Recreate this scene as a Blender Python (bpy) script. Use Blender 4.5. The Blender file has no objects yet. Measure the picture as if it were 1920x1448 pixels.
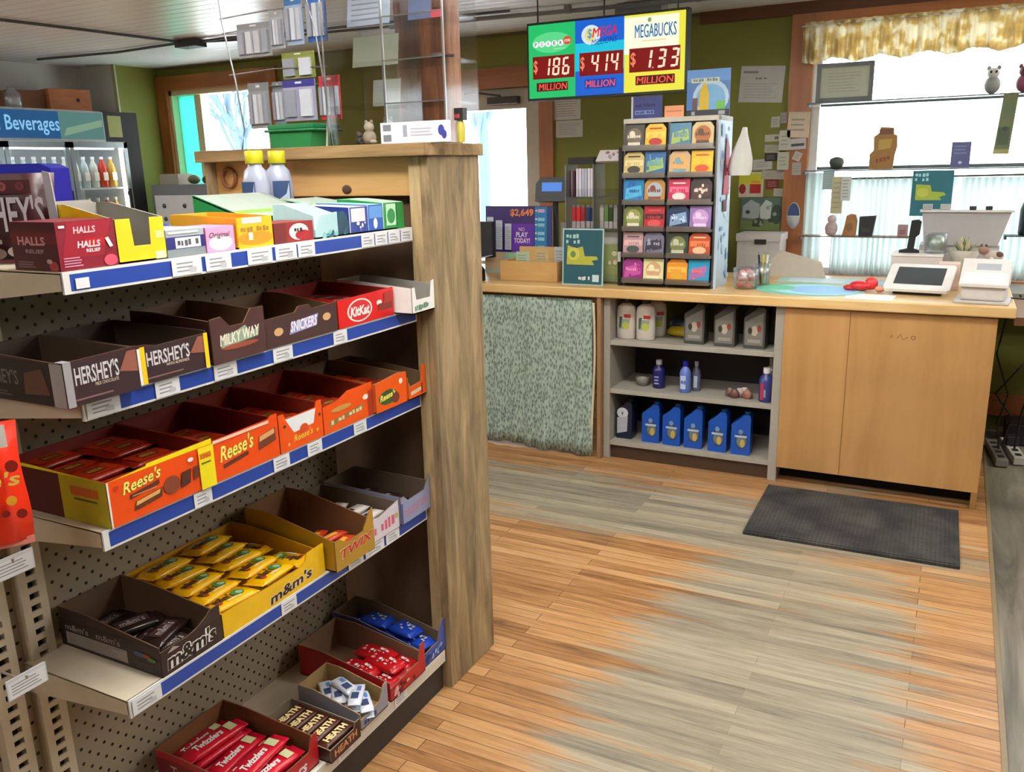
import bpy, math, random
from mathutils import Vector, Matrix, Euler
random.seed(7)
C = bpy.context.scene.collection
PI = math.pi

# ---------------------------------------------------------------- camera
yaw, pit, rol, FPX = 0.479953323, 0.252760354, -0.0242130859, 1598.9
f = Vector((-math.sin(yaw)*math.cos(pit), math.cos(yaw)*math.cos(pit), -math.sin(pit)))
r0 = Vector((math.cos(yaw), math.sin(yaw), 0)); u0 = r0.cross(f)
r = math.cos(rol)*r0 + math.sin(rol)*u0; u = -math.sin(rol)*r0 + math.cos(rol)*u0
cam_data = bpy.data.cameras.new('camera'); cam = bpy.data.objects.new('camera', cam_data); C.objects.link(cam)
cam_data.sensor_fit = 'HORIZONTAL'; cam_data.sensor_width = 36; cam_data.lens = 36*FPX/1920
cam_data.clip_start = .05
m = Matrix((r, u, -f)).transposed().to_4x4(); m.translation = (0, 0, 1.5); cam.matrix_world = m
bpy.context.scene.camera = cam

# ---------------------------------------------------------------- light
w = bpy.data.worlds.new('overcast'); bpy.context.scene.world = w; w.use_nodes = True
bg = w.node_tree.nodes['Background']; bg.inputs[0].default_value = (.92, .97, 1, 1); bg.inputs[1].default_value = 8.0
vs = bpy.context.scene.view_settings
vs.view_transform = 'Standard'; vs.look = 'None'; vs.gamma = 1; vs.exposure = 0.0; vs.use_curve_mapping = False
LAMPS = [(-.75, 1.2, 2.2, 24), (1.2, 2.6, 2.2, 22), (-3.6, .9, 2.2, 24), (-.9, -1.3, 2.2, 10), (1.9, 4.4, 2.2, 32), (-5.2, 1.6, 2.2, 26), (-1.1, 2.75, 2.25, 24)]  # all out of view; the last one is added to brighten the counter
for i, (x, y, z, p) in enumerate(LAMPS):
    L = bpy.data.lights.new('unseen_ceiling_lamp', 'AREA'); L.shape = 'RECTANGLE'; L.size = 1.2; L.size_y = .25
    L.energy = p; L.color = (1, .97, .91)
    o = bpy.data.objects.new('unseen_ceiling_lamp', L); o.location = (x, y, z - .075); C.objects.link(o)
    L2 = L.copy(); L2.energy = p*3.2; o = bpy.data.objects.new('added_ceiling_uplight', L2); o.location = (x, y, z + .045); o.rotation_euler = (math.pi, 0, 0); C.objects.link(o)  # added upward light that brightens the ceiling

# ---------------------------------------------------------------- materials
def lin(h):
    h = h.lstrip('#'); v = [int(h[i:i+2], 16)/255 for i in (0, 2, 4)]
    return tuple((c/12.92 if c <= .04045 else ((c+.055)/1.055)**2.4) for c in v) + (1,)
_mc = {}
def newmat(name):
    m = bpy.data.materials.new(name); m.use_nodes = True
    return m, m.node_tree, m.node_tree.nodes['Principled BSDF']
def node(t, typ, **k):
    n = t.nodes.new(typ)
    for a, b in k.items():
        if a.startswith('_'): setattr(n, a[1:], b)
    return n
def M(h, rough=.55, metal=0, var=.08):
    key = (h, rough, metal)
    if key in _mc: return _mc[key]
    m, t, b = newmat('paint_' + h.strip('#'))
    n = t.nodes.new('ShaderNodeTexNoise'); n.inputs['Scale'].default_value = 35; n.inputs['Detail'].default_value = 3
    c = t.nodes.new('ShaderNodeTexCoord'); t.links.new(c.outputs['Object'], n.inputs['Vector'])
    x = t.nodes.new('ShaderNodeMix'); x.data_type = 'RGBA'
    L = lin(h); x.inputs['A'].default_value = tuple(v*(1-var) for v in L[:3])+(1,); x.inputs['B'].default_value = tuple(min(1, v*(1+var)) for v in L[:3])+(1,)
    t.links.new(n.outputs['Fac'], x.inputs['Factor']); t.links.new(x.outputs['Result'], b.inputs['Base Color'])
    b.inputs['Roughness'].default_value = rough; b.inputs['Metallic'].default_value = metal
    _mc[key] = m; return m
def G(h, rough=.25): return M(h, rough)
def emis(h, s):
    key = ('e', h, s)
    if key in _mc: return _mc[key]
    m, t, b = newmat('lit_' + h.strip('#')); b.inputs['Base Color'].default_value = (0.02, .02, .02, 1)
    b.inputs['Specular IOR Level'].default_value = 0; b.inputs['Emission Color'].default_value = lin(h); b.inputs['Emission Strength'].default_value = s
    _mc[key] = m; return m
def glassy(name, tint, fac=.08, rough=.03):
    m = bpy.data.materials.new(name); m.use_nodes = True; t = m.node_tree; t.nodes.clear()
    o = t.nodes.new('ShaderNodeOutputMaterial'); mx = t.nodes.new('ShaderNodeMixShader'); a = t.nodes.new('ShaderNodeBsdfTransparent'); g = t.nodes.new('ShaderNodeBsdfGlossy')
    a.inputs[0].default_value = tint + (1,); g.inputs['Roughness'].default_value = rough; mx.inputs[0].default_value = fac
    t.links.new(a.outputs[0], mx.inputs[1]); t.links.new(g.outputs[0], mx.inputs[2]); t.links.new(mx.outputs[0], o.inputs[0])
    return m
GLASS = glassy('window_glass', (.97, .98, .98), .05)
ACRYL = glassy('clear_acrylic', (.96, .965, .97), .05, .1)
ACRYL_EDGE = glassy('acrylic_edge', (.75, .78, .80), .45, .3)
HAZE_BAG = glassy('clear_plastic', (.88, .9, .92), .2, .3)
def cloth(name, h, trans):
    m = bpy.data.materials.new(name); m.use_nodes = True; t = m.node_tree; b = t.nodes['Principled BSDF']; o = t.nodes['Material Output']
    b.inputs['Base Color'].default_value = lin(h); b.inputs['Roughness'].default_value = .9
    tr = t.nodes.new('ShaderNodeBsdfTranslucent'); tr.inputs[0].default_value = lin(h); mx = t.nodes.new('ShaderNodeMixShader'); mx.inputs[0].default_value = trans
    n = t.nodes.new('ShaderNodeTexNoise'); n.inputs['Scale'].default_value = 90
    c = t.nodes.new('ShaderNodeTexCoord'); t.links.new(c.outputs['Object'], n.inputs['Vector'])
    bp = t.nodes.new('ShaderNodeBump'); bp.inputs['Strength'].default_value = .3; t.links.new(n.outputs['Fac'], bp.inputs['Height']); t.links.new(bp.outputs[0], b.inputs['Normal'])
    t.links.new(b.outputs[0], mx.inputs[1]); t.links.new(tr.outputs[0], mx.inputs[2]); t.links.new(mx.outputs[0], o.inputs[0])
    return m
def grain(name, c1, c2, axis, scale=6, stretch=14, rough=.6, c3=None, bump=.15, knots=False):
    """wood with the grain running along axis (0,1,2)"""
    m, t, b = newmat(name)
    c = t.nodes.new('ShaderNodeTexCoord'); mp = t.nodes.new('ShaderNodeMapping'); sc = [scale*stretch/4]*3; sc[axis] = scale/4
    mp.inputs['Scale'].default_value = sc; t.links.new(c.outputs['Object'], mp.inputs['Vector'])
    n = t.nodes.new('ShaderNodeTexNoise'); n.inputs['Scale'].default_value = 1; n.inputs['Detail'].default_value = 6; n.inputs['Roughness'].default_value = .65; n.inputs['Distortion'].default_value = .6
    t.links.new(mp.outputs[0], n.inputs['Vector'])
    rp = t.nodes.new('ShaderNodeValToRGB'); e = rp.color_ramp.elements; e[0].position = .32; e[1].position = .68; e[0].color = lin(c1); e[1].color = lin(c2)
    if c3: q = e.new(.5); q.color = lin(c3)
    t.links.new(n.outputs['Fac'], rp.inputs[0])
    n2 = t.nodes.new('ShaderNodeTexNoise'); n2.inputs['Scale'].default_value = 3; n2.inputs['Detail'].default_value = 2; t.links.new(c.outputs['Object'], n2.inputs['Vector'])
    mr = t.nodes.new('ShaderNodeMapRange'); mr.inputs['To Min'].default_value = .78; mr.inputs['To Max'].default_value = 1.2; t.links.new(n2.outputs['Fac'], mr.inputs['Value'])
    mx = t.nodes.new('ShaderNodeVectorMath'); mx.operation = 'SCALE'; t.links.new(rp.outputs[0], mx.inputs[0]); t.links.new(mr.outputs[0], mx.inputs['Scale'])
    t.links.new(mx.outputs[0], b.inputs['Base Color']); b.inputs['Roughness'].default_value = rough
    bp = t.nodes.new('ShaderNodeBump'); bp.inputs['Strength'].default_value = bump; bp.inputs['Distance'].default_value = .01; t.links.new(n.outputs['Fac'], bp.inputs['Height']); t.links.new(bp.outputs[0], b.inputs['Normal'])
    return m
ROUGH_Z = grain('rough_sawn_upright', '#66563f', '#ab9470', 2, 12, 7, .85, '#8c7757', .6)
STILE_Z = grain('sawn_edge_strip', '#7d6a4c', '#bfa67c', 2, 14, 5, .85, '#a18a64', .6)
ROUGH_X = grain('rough_sawn_across', '#6b5436', '#a98a5e', 0, 5, 14, .8, '#8c7048', .4)
PINE_X = grain('pine_board', '#a87c45', '#cfa468', 0, 3, 8, .55, '#bd9055')
POST_W = grain('old_post', '#4f2a18', '#a5714c', 2, 6, 14, .8, '#7d4d30', .8)
PLY = grain('plywood_face', '#a67a48', '#bb8f5a', 2, 2.5, 10, .5, '#b08450', .05)
EDGEWOOD = grain('countertop_wood', '#bf9a62', '#e2c690', 0, 4, 10, .35, '#d4b078', .05)
TRIMW_Z = grain('stained_trim_z', '#85491c', '#a8683a', 2, 4, 12, .45, '#985a2a', .05)
TRIMW_X = grain('stained_trim_x', '#85491c', '#a8683a', 0, 4, 12, .45, '#985a2a', .05)
OSB = grain('brown_board', '#4a3826', '#6d5438', 2, 9, 2, .8, '#5b4630', .1)
CRATE = grain('light_crate', '#b38a50', '#d0a86c', 0, 5, 4, .7, '#c29a5f', .1)

def floor_mat():
    m, t, b = newmat('strip_oak_floor'); L = t.links
    c = t.nodes.new('ShaderNodeTexCoord')
    br = t.nodes.new('ShaderNodeTexBrick'); br.inputs['Scale'].default_value = 1; br.inputs['Brick Width'].default_value = 1.15; br.inputs['Row Height'].default_value = .046
    br.inputs['Mortar Size'].default_value = .0016; br.inputs['Mortar Smooth'].default_value = .4; br.offset = .37; br.inputs['Bias'].default_value = 0
    br.inputs['Color1'].default_value = (.0, .0, .0, 1); br.inputs['Color2'].default_value = (1, 1, 1, 1); br.inputs['Mortar'].default_value = (.5, .5, .5, 1)
    L.new(c.outputs['Object'], br.inputs['Vector'])
    mp = t.nodes.new('ShaderNodeMapping'); mp.inputs['Scale'].default_value = (2.2, 34, 1); L.new(c.outputs['Object'], mp.inputs['Vector'])
    g = t.nodes.new('ShaderNodeTexNoise'); g.inputs['Scale'].default_value = 1.6; g.inputs['Detail'].default_value = 7; g.inputs['Roughness'].default_value = .7; g.inputs['Distortion'].default_value = .5; L.new(mp.outputs[0], g.inputs['Vector'])
    def ramp(cols):
        rp = t.nodes.new('ShaderNodeValToRGB'); e = rp.color_ramp.elements
        e[0].position = cols[0][0]; e[0].color = lin(cols[0][1]); e[1].position = cols[-1][0]; e[1].color = lin(cols[-1][1])
        for p, h in cols[1:-1]: q = e.new(p); q.color = lin(h)
        return rp
    # board tone + grain
    a = t.nodes.new('ShaderNodeMath'); a.operation = 'MULTIPLY_ADD'; a.inputs[1].default_value = .22
    bw = t.nodes.new('ShaderNodeRGBToBW'); L.new(br.outputs['Color'], bw.inputs[0]); L.new(bw.outputs[0], a.inputs[0]); 
    s = t.nodes.new('ShaderNodeMath'); s.operation = 'MULTIPLY'; s.inputs[1].default_value = .78; L.new(g.outputs['Fac'], s.inputs[0]); L.new(s.outputs[0], a.inputs[2])
    warm = ramp([(.28, '#6b4a2e'), (.42, '#94693f'), (.55, '#ab8054'), (.72, '#bd966a')]); L.new(a.outputs[0], warm.inputs[0])
    grey = ramp([(.28, '#605a50'), (.42, '#807868'), (.55, '#958c78'), (.72, '#a99e88')]); L.new(a.outputs[0], grey.inputs[0])
    # worn traffic area: soft ellipses (where feet have taken the varnish off) broken up by noise
    sep = t.nodes.new('ShaderNodeSeparateXYZ'); L.new(c.outputs['Object'], sep.inputs[0])
    def ell(cx, cy, rx, ry, p=2):
        vx = t.nodes.new('ShaderNodeMath'); vx.operation = 'SUBTRACT'; vx.inputs[1].default_value = cx; L.new(sep.outputs[0], vx.inputs[0])
        vy = t.nodes.new('ShaderNodeMath'); vy.operation = 'SUBTRACT'; vy.inputs[1].default_value = cy; L.new(sep.outputs[1], vy.inputs[0])
        ax = t.nodes.new('ShaderNodeMath'); ax.operation = 'DIVIDE'; ax.inputs[1].default_value = rx; L.new(vx.outputs[0], ax.inputs[0])
        ay = t.nodes.new('ShaderNodeMath'); ay.operation = 'DIVIDE'; ay.inputs[1].default_value = ry; L.new(vy.outputs[0], ay.inputs[0])
        px = t.nodes.new('ShaderNodeMath'); px.operation = 'MULTIPLY'; L.new(ax.outputs[0], px.inputs[0]); L.new(ax.outputs[0], px.inputs[1])
        py = t.nodes.new('ShaderNodeMath'); py.operation = 'MULTIPLY_ADD'; L.new(ay.outputs[0], py.inputs[0]); L.new(ay.outputs[0], py.inputs[1]); L.new(px.outputs[0], py.inputs[2])
        return py.outputs[0]
    e1 = ell(-.40, 2.0, .43, 1.8); e2 = ell(-1.35, 3.42, 1.5, .33)
    mn = t.nodes.new('ShaderNodeMath'); mn.operation = 'MINIMUM'; L.new(e1, mn.inputs[0]); L.new(e2, mn.inputs[1])
    mp2 = t.nodes.new('ShaderNodeMapping'); mp2.inputs['Scale'].default_value = (1.1, 13, 1); L.new(c.outputs['Object'], mp2.inputs['Vector'])
    n2 = t.nodes.new('ShaderNodeTexNoise'); n2.inputs['Scale'].default_value = 1.3; n2.inputs['Detail'].default_value = 5; L.new(mp2.outputs[0], n2.inputs['Vector'])
    ad = t.nodes.new('ShaderNodeMath'); ad.operation = 'MULTIPLY_ADD'; ad.inputs[1].default_value = 3.4; L.new(n2.outputs['Fac'], ad.inputs[0]); L.new(mn.outputs[0], ad.inputs[2])
    mr = t.nodes.new('ShaderNodeMapRange'); mr.inputs['From Min'].default_value = 2.35; mr.inputs['From Max'].default_value = 3.0; mr.inputs['To Min'].default_value = 1; mr.inputs['To Max'].default_value = 0; L.new(ad.outputs[0], mr.inputs['Value'])
    mx = t.nodes.new('ShaderNodeMix'); mx.data_type = 'RGBA'; L.new(mr.outputs[0], mx.inputs['Factor']); L.new(warm.outputs[0], mx.inputs['A']); L.new(grey.outputs[0], mx.inputs['B'])
    dk = t.nodes.new('ShaderNodeMix'); dk.data_type = 'RGBA'; dk.inputs['B'].default_value = lin('#5a3f26'); L.new(mx.outputs['Result'], dk.inputs['A'])
    ff = t.nodes.new('ShaderNodeMath'); ff.operation = 'MULTIPLY'; L.new(br.outputs['Fac'], ff.inputs[0])
    iv = t.nodes.new('ShaderNodeMapRange'); iv.inputs['To Min'].default_value = .95; iv.inputs['To Max'].default_value = .3; L.new(mr.outputs[0], iv.inputs['Value']); L.new(iv.outputs[0], ff.inputs[1])
    L.new(ff.outputs[0], dk.inputs['Factor']); L.new(dk.outputs['Result'], b.inputs['Base Color'])
    b.inputs['Roughness'].default_value = .38
    bp = t.nodes.new('ShaderNodeBump'); bp.inputs['Strength'].default_value = .15; bp.inputs['Distance'].default_value = .004; bp.invert = True; L.new(br.outputs['Fac'], bp.inputs['Height']); L.new(bp.outputs[0], b.inputs['Normal'])
    return m
def tile_mat():
    m = grain('worn_vinyl_plank', '#4a463e', '#8a8373', 1, 4, 9, .5, '#6b6558', .1); return m
def peg_mat():
    m, t, b = newmat('pegboard'); L = t.links
    c = t.nodes.new('ShaderNodeTexCoord'); sp = t.nodes.new('ShaderNodeSeparateXYZ'); L.new(c.outputs['Object'], sp.inputs[0])
    def cell(out, off=0, sp_=.0254):
        a = t.nodes.new('ShaderNodeMath'); a.operation = 'MULTIPLY_ADD'; a.inputs[1].default_value = 1/.036; a.inputs[2].default_value = off; L.new(out, a.inputs[0])
        fr = t.nodes.new('ShaderNodeMath'); fr.operation = 'FRACT'; L.new(a.outputs[0], fr.inputs[0])
        s = t.nodes.new('ShaderNodeMath'); s.operation = 'SUBTRACT'; s.inputs[1].default_value = .5; L.new(fr.outputs[0], s.inputs[0])
        q = t.nodes.new('ShaderNodeMath'); q.operation = 'MULTIPLY'; L.new(s.outputs[0], q.inputs[0]); L.new(s.outputs[0], q.inputs[1]); return q.outputs[0]
    def dots(o):
        s = t.nodes.new('ShaderNodeMath'); s.operation = 'ADD'; L.new(cell(sp.outputs[0], o), s.inputs[0]); L.new(cell(sp.outputs[2], o), s.inputs[1])
        l = t.nodes.new('ShaderNodeMath'); l.operation = 'LESS_THAN'; l.inputs[1].default_value = .011; L.new(s.outputs[0], l.inputs[0]); return l.outputs[0]
    mx = t.nodes.new('ShaderNodeMix'); mx.data_type = 'RGBA'; mx.inputs['A'].default_value = lin('#998d7a'); mx.inputs['B'].default_value = lin('#17130f')
    ds = t.nodes.new('ShaderNodeMath'); ds.operation = 'MAXIMUM'; L.new(dots(0), ds.inputs[0]); L.new(dots(.5), ds.inputs[1]); L.new(ds.outputs[0], mx.inputs['Factor']); L.new(mx.outputs['Result'], b.inputs['Base Color']); b.inputs['Roughness'].default_value = .5
    return m
def ceil_mat():
    m, t, b = newmat('white_bead_board'); L = t.links
    c = t.nodes.new('ShaderNodeTexCoord'); sp = t.nodes.new('ShaderNodeSeparateXYZ'); L.new(c.outputs['Object'], sp.inputs[0])
    a = t.nodes.new('ShaderNodeMath'); a.operation = 'MULTIPLY'; a.inputs[1].default_value = 1/.09; L.new(sp.outputs[1], a.inputs[0])
    fr = t.nodes.new('ShaderNodeMath'); fr.operation = 'FRACT'; L.new(a.outputs[0], fr.inputs[0])
    rp = t.nodes.new('ShaderNodeValToRGB'); e = rp.color_ramp.elements; e[0].color = lin('#b4b4b2'); e[1].position = .12; e[1].color = lin('#eeeeec'); L.new(fr.outputs[0], rp.inputs[0])
    L.new(rp.outputs[0], b.inputs['Base Color']); b.inputs['Roughness'].default_value = .3
    bp = t.nodes.new('ShaderNodeBump'); bp.inputs['Strength'].default_value = .4; bp.inputs['Distance'].default_value = .01; L.new(rp.outputs[0], bp.inputs['Height']); L.new(bp.outputs[0], b.inputs['Normal'])
    return m
def leafy():
    m, t, b = newmat('leafy_curtain_print'); L = t.links
    c = t.nodes.new('ShaderNodeTexCoord'); mp = t.nodes.new('ShaderNodeMapping'); mp.inputs['Scale'].default_value = (95, 95, 42); L.new(c.outputs['Object'], mp.inputs['Vector'])
    v = t.nodes.new('ShaderNodeTexVoronoi'); v.inputs['Scale'].default_value = 1; L.new(mp.outputs[0], v.inputs['Vector'])
    n = t.nodes.new('ShaderNodeTexNoise'); n.inputs['Scale'].default_value = 2.2; n.inputs['Distortion'].default_value = 1.5; L.new(mp.outputs[0], n.inputs['Vector'])
    a = t.nodes.new('ShaderNodeMath'); a.operation = 'MULTIPLY'; L.new(v.outputs['Distance'], a.inputs[0]); L.new(n.outputs['Fac'], a.inputs[1])
    rp = t.nodes.new('ShaderNodeValToRGB'); e = rp.color_ramp.elements; e[0].position = .08; e[0].color = lin('#54675f'); e[1].position = .36; e[1].color = lin('#a6b6aa'); q = e.new(.20); q.color = lin('#7c9086')
    L.new(a.outputs[0], rp.inputs[0]); L.new(rp.outputs[0], b.inputs['Base Color']); b.inputs['Roughness'].default_value = .9
    return m
def mat_mat():
    m, t, b = newmat('ribbed_rubber'); L = t.links
    c = t.nodes.new('ShaderNodeTexCoord'); sp = t.nodes.new('ShaderNodeSeparateXYZ'); L.new(c.outputs['Object'], sp.inputs[0])
    def w(i):
        a = t.nodes.new('ShaderNodeMath'); a.operation = 'MULTIPLY'; a.inputs[1].default_value = 2*PI/.016; L.new(sp.outputs[i], a.inputs[0])
        s = t.nodes.new('ShaderNodeMath'); s.operation = 'SINE'; L.new(a.outputs[0], s.inputs[0]); return s.outputs[0]
    mu = t.nodes.new('ShaderNodeMath'); mu.operation = 'MAXIMUM'; L.new(w(0), mu.inputs[0]); L.new(w(1), mu.inputs[1])
    n = t.nodes.new('ShaderNodeTexNoise'); n.inputs['Scale'].default_value = 5; n.inputs['Detail'].default_value = 4; L.new(c.outputs['Object'], n.inputs['Vector'])
    rp = t.nodes.new('ShaderNodeValToRGB'); e = rp.color_ramp.elements; e[0].position = .4; e[0].color = lin('#1f2225'); e[1].position = .72; e[1].color = lin('#4c4a44'); L.new(n.outputs['Fac'], rp.inputs[0])
    mr = t.nodes.new('ShaderNodeMapRange'); mr.inputs['From Min'].default_value = -1; mr.inputs['To Min'].default_value = .45; mr.inputs['To Max'].default_value = 1.1; L.new(mu.outputs[0], mr.inputs['Value'])
    vm = t.nodes.new('ShaderNodeVectorMath'); vm.operation = 'SCALE'; L.new(rp.outputs[0], vm.inputs[0]); L.new(mr.outputs[0], vm.inputs['Scale']); L.new(vm.outputs[0], b.inputs['Base Color'])
    bp = t.nodes.new('ShaderNodeBump'); bp.inputs['Strength'].default_value = .5; bp.inputs['Distance'].default_value = .003; L.new(mu.outputs[0], bp.inputs['Height']); L.new(bp.outputs[0], b.inputs['Normal']); b.inputs['Roughness'].default_value = .8
    return m
WHITE = M('#e8e6e2', .5); STEEL = M('#cfc6b2', .4); GREEN = M('#73732a', .7, 0, .04); BLACK = M('#121212', .45); CARD = M('#8a7256', .85); GREYCARD = M('#8e8a82', .85)

# ---------------------------------------------------------------- mesh builder
_tx = {}
def text_mesh(s, shear=0, bold=0, serif=False):
    bold = 0 if ('M' in s or 'W' in s) else bold; k = (s, shear, bold)
    if k in _tx: return _tx[k]
    cu = bpy.data.curves.new('lettering', 'FONT'); cu.body = s; cu.shear = shear; cu.offset = bold; cu.resolution_u = 2; cu.size = 1
    ob = bpy.data.objects.new('lettering', cu); me = bpy.data.meshes.new_from_object(ob)
    vs_ = [tuple(v.co[:2]) for v in me.vertices]; fs = [tuple(p.vertices) for p in me.polygons if p.area > 1e-9]
    bpy.data.objects.remove(ob); bpy.data.meshes.remove(me); bpy.data.curves.remove(cu)
    x0 = min(v[0] for v in vs_); x1 = max(v[0] for v in vs_); y0 = min(v[1] for v in vs_); y1 = max(v[1] for v in vs_)
    _tx[k] = ([((a-x0)/(x1-x0), (b_-y0)/(y1-y0)) for a, b_ in vs_], fs, (x1-x0)/(y1-y0)); return _tx[k]
class Face:
    def __init__(s, mb, o, u_, v_, w_, h_):
        s.mb = mb; s.o = Vector(o); s.u = Vector(u_).normalized(); s.v = Vector(v_).normalized(); s.n = s.u.cross(s.v); s.w = w_; s.h = h_; s.l = 0
    def pt(s, x, y, l): return s.o + s.u*(x*s.w) + s.v*(y*s.h) + s.n*l
    def poly(s, pts, mat):
        s.l += .00022; s.mb.add([s.pt(x, y, s.l) for x, y in pts], [tuple(range(len(pts)))], mat); return s
    def rect(s, x0, y0, x1, y1, mat): return s.poly([(x0, y0), (x1, y0), (x1, y1), (x0, y1)], mat)
    def ell(s, cx, cy, rx, ry, mat, n=18): return s.poly([(cx+rx*math.cos(2*PI*i/n), cy+ry*math.sin(2*PI*i/n)) for i in range(n)], mat)
    def text(s, t, x0, y0, x1, y1, mat, shear=0, bold=.01, rise=0):
        vs_, fs, asp = text_mesh(t, shear, bold)
        for dx in ((-bold, 0, bold) if (('M' in t or 'W' in t) and bold > .005) else (0,)):
            s.l += .00008; s.mb.add([s.pt(x0+(a+dx/asp)*(x1-x0), y0+b_*(y1-y0)+rise*a, s.l+.00012) for a, b_ in vs_], fs, mat)
        s.l += .00014; return s
    def lines(s, x0, y0, x1, y1, n, mat, frac=.5, seed=3):
        rr = random.Random(seed)
        for i in range(n):
            yy = y0+(y1-y0)*(i+.5)/n; hh = (y1-y0)/n*frac/2; s.rect(x0, yy-hh, x1-(x1-x0)*.35*rr.random(), yy+hh, mat); s.l -= .00022
        s.l += .00022; return s
    def blocks(s, x0, y0, x1, y1, n, mat, seed=5, slant=0):
        rr = random.Random(seed); st = (x1-x0)/n
        for i in range(n):
            if rr.random() < .12: continue
            a = x0+st*i; dy = slant*(a-x0); k = rr.random(); w_ = st*(.55+.3*rr.random())
            s.rect(a, y0+dy+(y1-y0)*.2*rr.random(), a+w_, y1+dy-(y1-y0)*.25*k, mat); s.l -= .00022
        s.l += .00022; return s
    def blots(s, x0, y0, x1, y1, n, mats, seed=1, size=.06):
        rr = random.Random(seed)
        for i in range(n):
            s.ell(x0+(x1-x0)*rr.random(), y0+(y1-y0)*rr.random(), size*(.5+rr.random()), size*(.5+rr.random())*s.w/s.h, rr.choice(mats), 8)
        return s
class MB:
    def __init__(s): s.v = []; s.f = []; s.m = []; s.sm = []; s.mats = []; s.xf = None
    def add(s, vs_, fs, mat, smooth=False):
        b = len(s.v)
        if s.xf: vs_ = [s.xf @ Vector(v) for v in vs_]
        s.v += [tuple(v) for v in vs_]
        if mat not in s.mats: s.mats.append(mat)
        i = s.mats.index(mat)
        for q in fs: s.f.append(tuple(b+k for k in q)); s.m.append(i); s.sm.append(smooth)
    def box(s, a, b, mat):
        x0, y0, z0 = a; x1, y1, z1 = b
        s.add([(x0,y0,z0),(x1,y0,z0),(x1,y1,z0),(x0,y1,z0),(x0,y0,z1),(x1,y0,z1),(x1,y1,z1),(x0,y1,z1)],
              [(0,3,2,1),(4,5,6,7),(0,1,5,4),(1,2,6,5),(2,3,7,6),(3,0,4,7)], mat); return s
    def slab(s, o, u_, v_, pts, t, mo, mi=None):
        o = Vector(o); u_ = Vector(u_).normalized(); v_ = Vector(v_).normalized(); n = u_.cross(v_); k = len(pts)
        A = [o+u_*x+v_*y for x, y in pts]; B = [p-n*t for p in A]
        s.add(A, [tuple(range(k))], mo); s.add(B, [tuple(reversed(range(k)))], mi or mo)
        for i in range(k):
            j = (i+1) % k; s.add([A[i], A[j], B[j], B[i]], [(3, 2, 1, 0)], mi or mo)
        return s
    def rings(s, rs, mat, caps=True, smooth=True, closed=True):
        k = len(rs[0]); vs_ = [p for r_ in rs for p in r_]; fs = []
        for i in range(len(rs)-1):
            for j in range(k if closed else k-1):
                a = i*k+j; b = i*k+(j+1) % k; fs.append((a, b, b+k, a+k))
        s.add(vs_, fs, mat, smooth)
        if caps: s.add(rs[0], [tuple(reversed(range(k)))], mat); s.add(rs[-1], [tuple(range(k))], mat)
        return s
    def lathe(s, prof, c=(0, 0, 0), mat=None, seg=16, sx=1, sy=1):
        s.rings([[(c[0]+r_*sx*math.cos(2*PI*i/seg), c[1]+r_*sy*math.sin(2*PI*i/seg), c[2]+z) for i in range(seg)] for r_, z in prof], mat); return s
    def cyl(s, c, r_, h, mat, seg=16): return s.lathe([(r_, 0), (r_, h)], c, mat, seg)
    def tube(s, pts, r_, mat, seg=6):
        pts = [Vector(p) for p in pts]; rs = []
        for i, p in enumerate(pts):
            d = (pts[min(i+1, len(pts)-1)]-pts[max(i-1, 0)]).normalized(); a = d.cross(Vector((0, 0, 1)))
            if a.length < .05: a = d.cross(Vector((1, 0, 0)))
            a.normalize(); b = d.cross(a); rs.append([p+(a*math.cos(2*PI*k/seg)+b*math.sin(2*PI*k/seg))*r_ for k in range(seg)])
        return s.rings(rs, mat)
    def sph(s, c, rx, ry, rz, mat, seg=12, n=8):
        return s.lathe([(max(.001, math.sin(PI*i/n)), 0) for i in range(n+1)], c, mat, seg) if False else s.rings(
            [[(c[0]+rx*max(.01, math.sin(PI*i/n))*math.cos(2*PI*k/seg), c[1]+ry*max(.01, math.sin(PI*i/n))*math.sin(2*PI*k/seg), c[2]-rz*math.cos(PI*i/n)) for k in range(seg)] for i in range(n+1)], mat)
    def torus(s, c, R_, r_, mat, ax='z', seg=24, n=8):
        rs = []
        for i in range(seg+1):
            a = 2*PI*i/seg; ring = []
            for k in range(n):
                b = 2*PI*k/n; x = (R_+r_*math.cos(b))*math.cos(a); y = (R_+r_*math.cos(b))*math.sin(a); z = r_*math.sin(b)
                if ax == 'y': x, y, z = x, z, y
                if ax == 'x': x, y, z = z, x, y
                ring.append((c[0]+x, c[1]+y, c[2]+z))
            rs.append(ring)
        return s.rings(rs, mat, caps=False)
    def face(s, o, u_, v_, w_, h_): return Face(s, o, u_, v_, w_, h_)
    def front(s, a, b): return Face(s, (a[0], a[1], a[2]), (1,0,0), (0,0,1), b[0]-a[0], b[2]-a[2])
    def left(s, a, b): return Face(s, (a[0], b[1], a[2]), (0,-1,0), (0,0,1), b[1]-a[1], b[2]-a[2])
    def top(s, a, b): return Face(s, (a[0], a[1], b[2]), (1,0,0), (0,1,0), b[0]-a[0], b[1]-a[1])
    def sheet(s, fn, nu, nv, mat, smooth=True, th=0):
        vs_ = [fn(i/nu, j/nv) for j in range(nv+1) for i in range(nu+1)]
        s.add(vs_, [(j*(nu+1)+i, j*(nu+1)+i+1, (j+1)*(nu+1)+i+1, (j+1)*(nu+1)+i) for j in range(nv) for i in range(nu)], mat, smooth); return s
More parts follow.
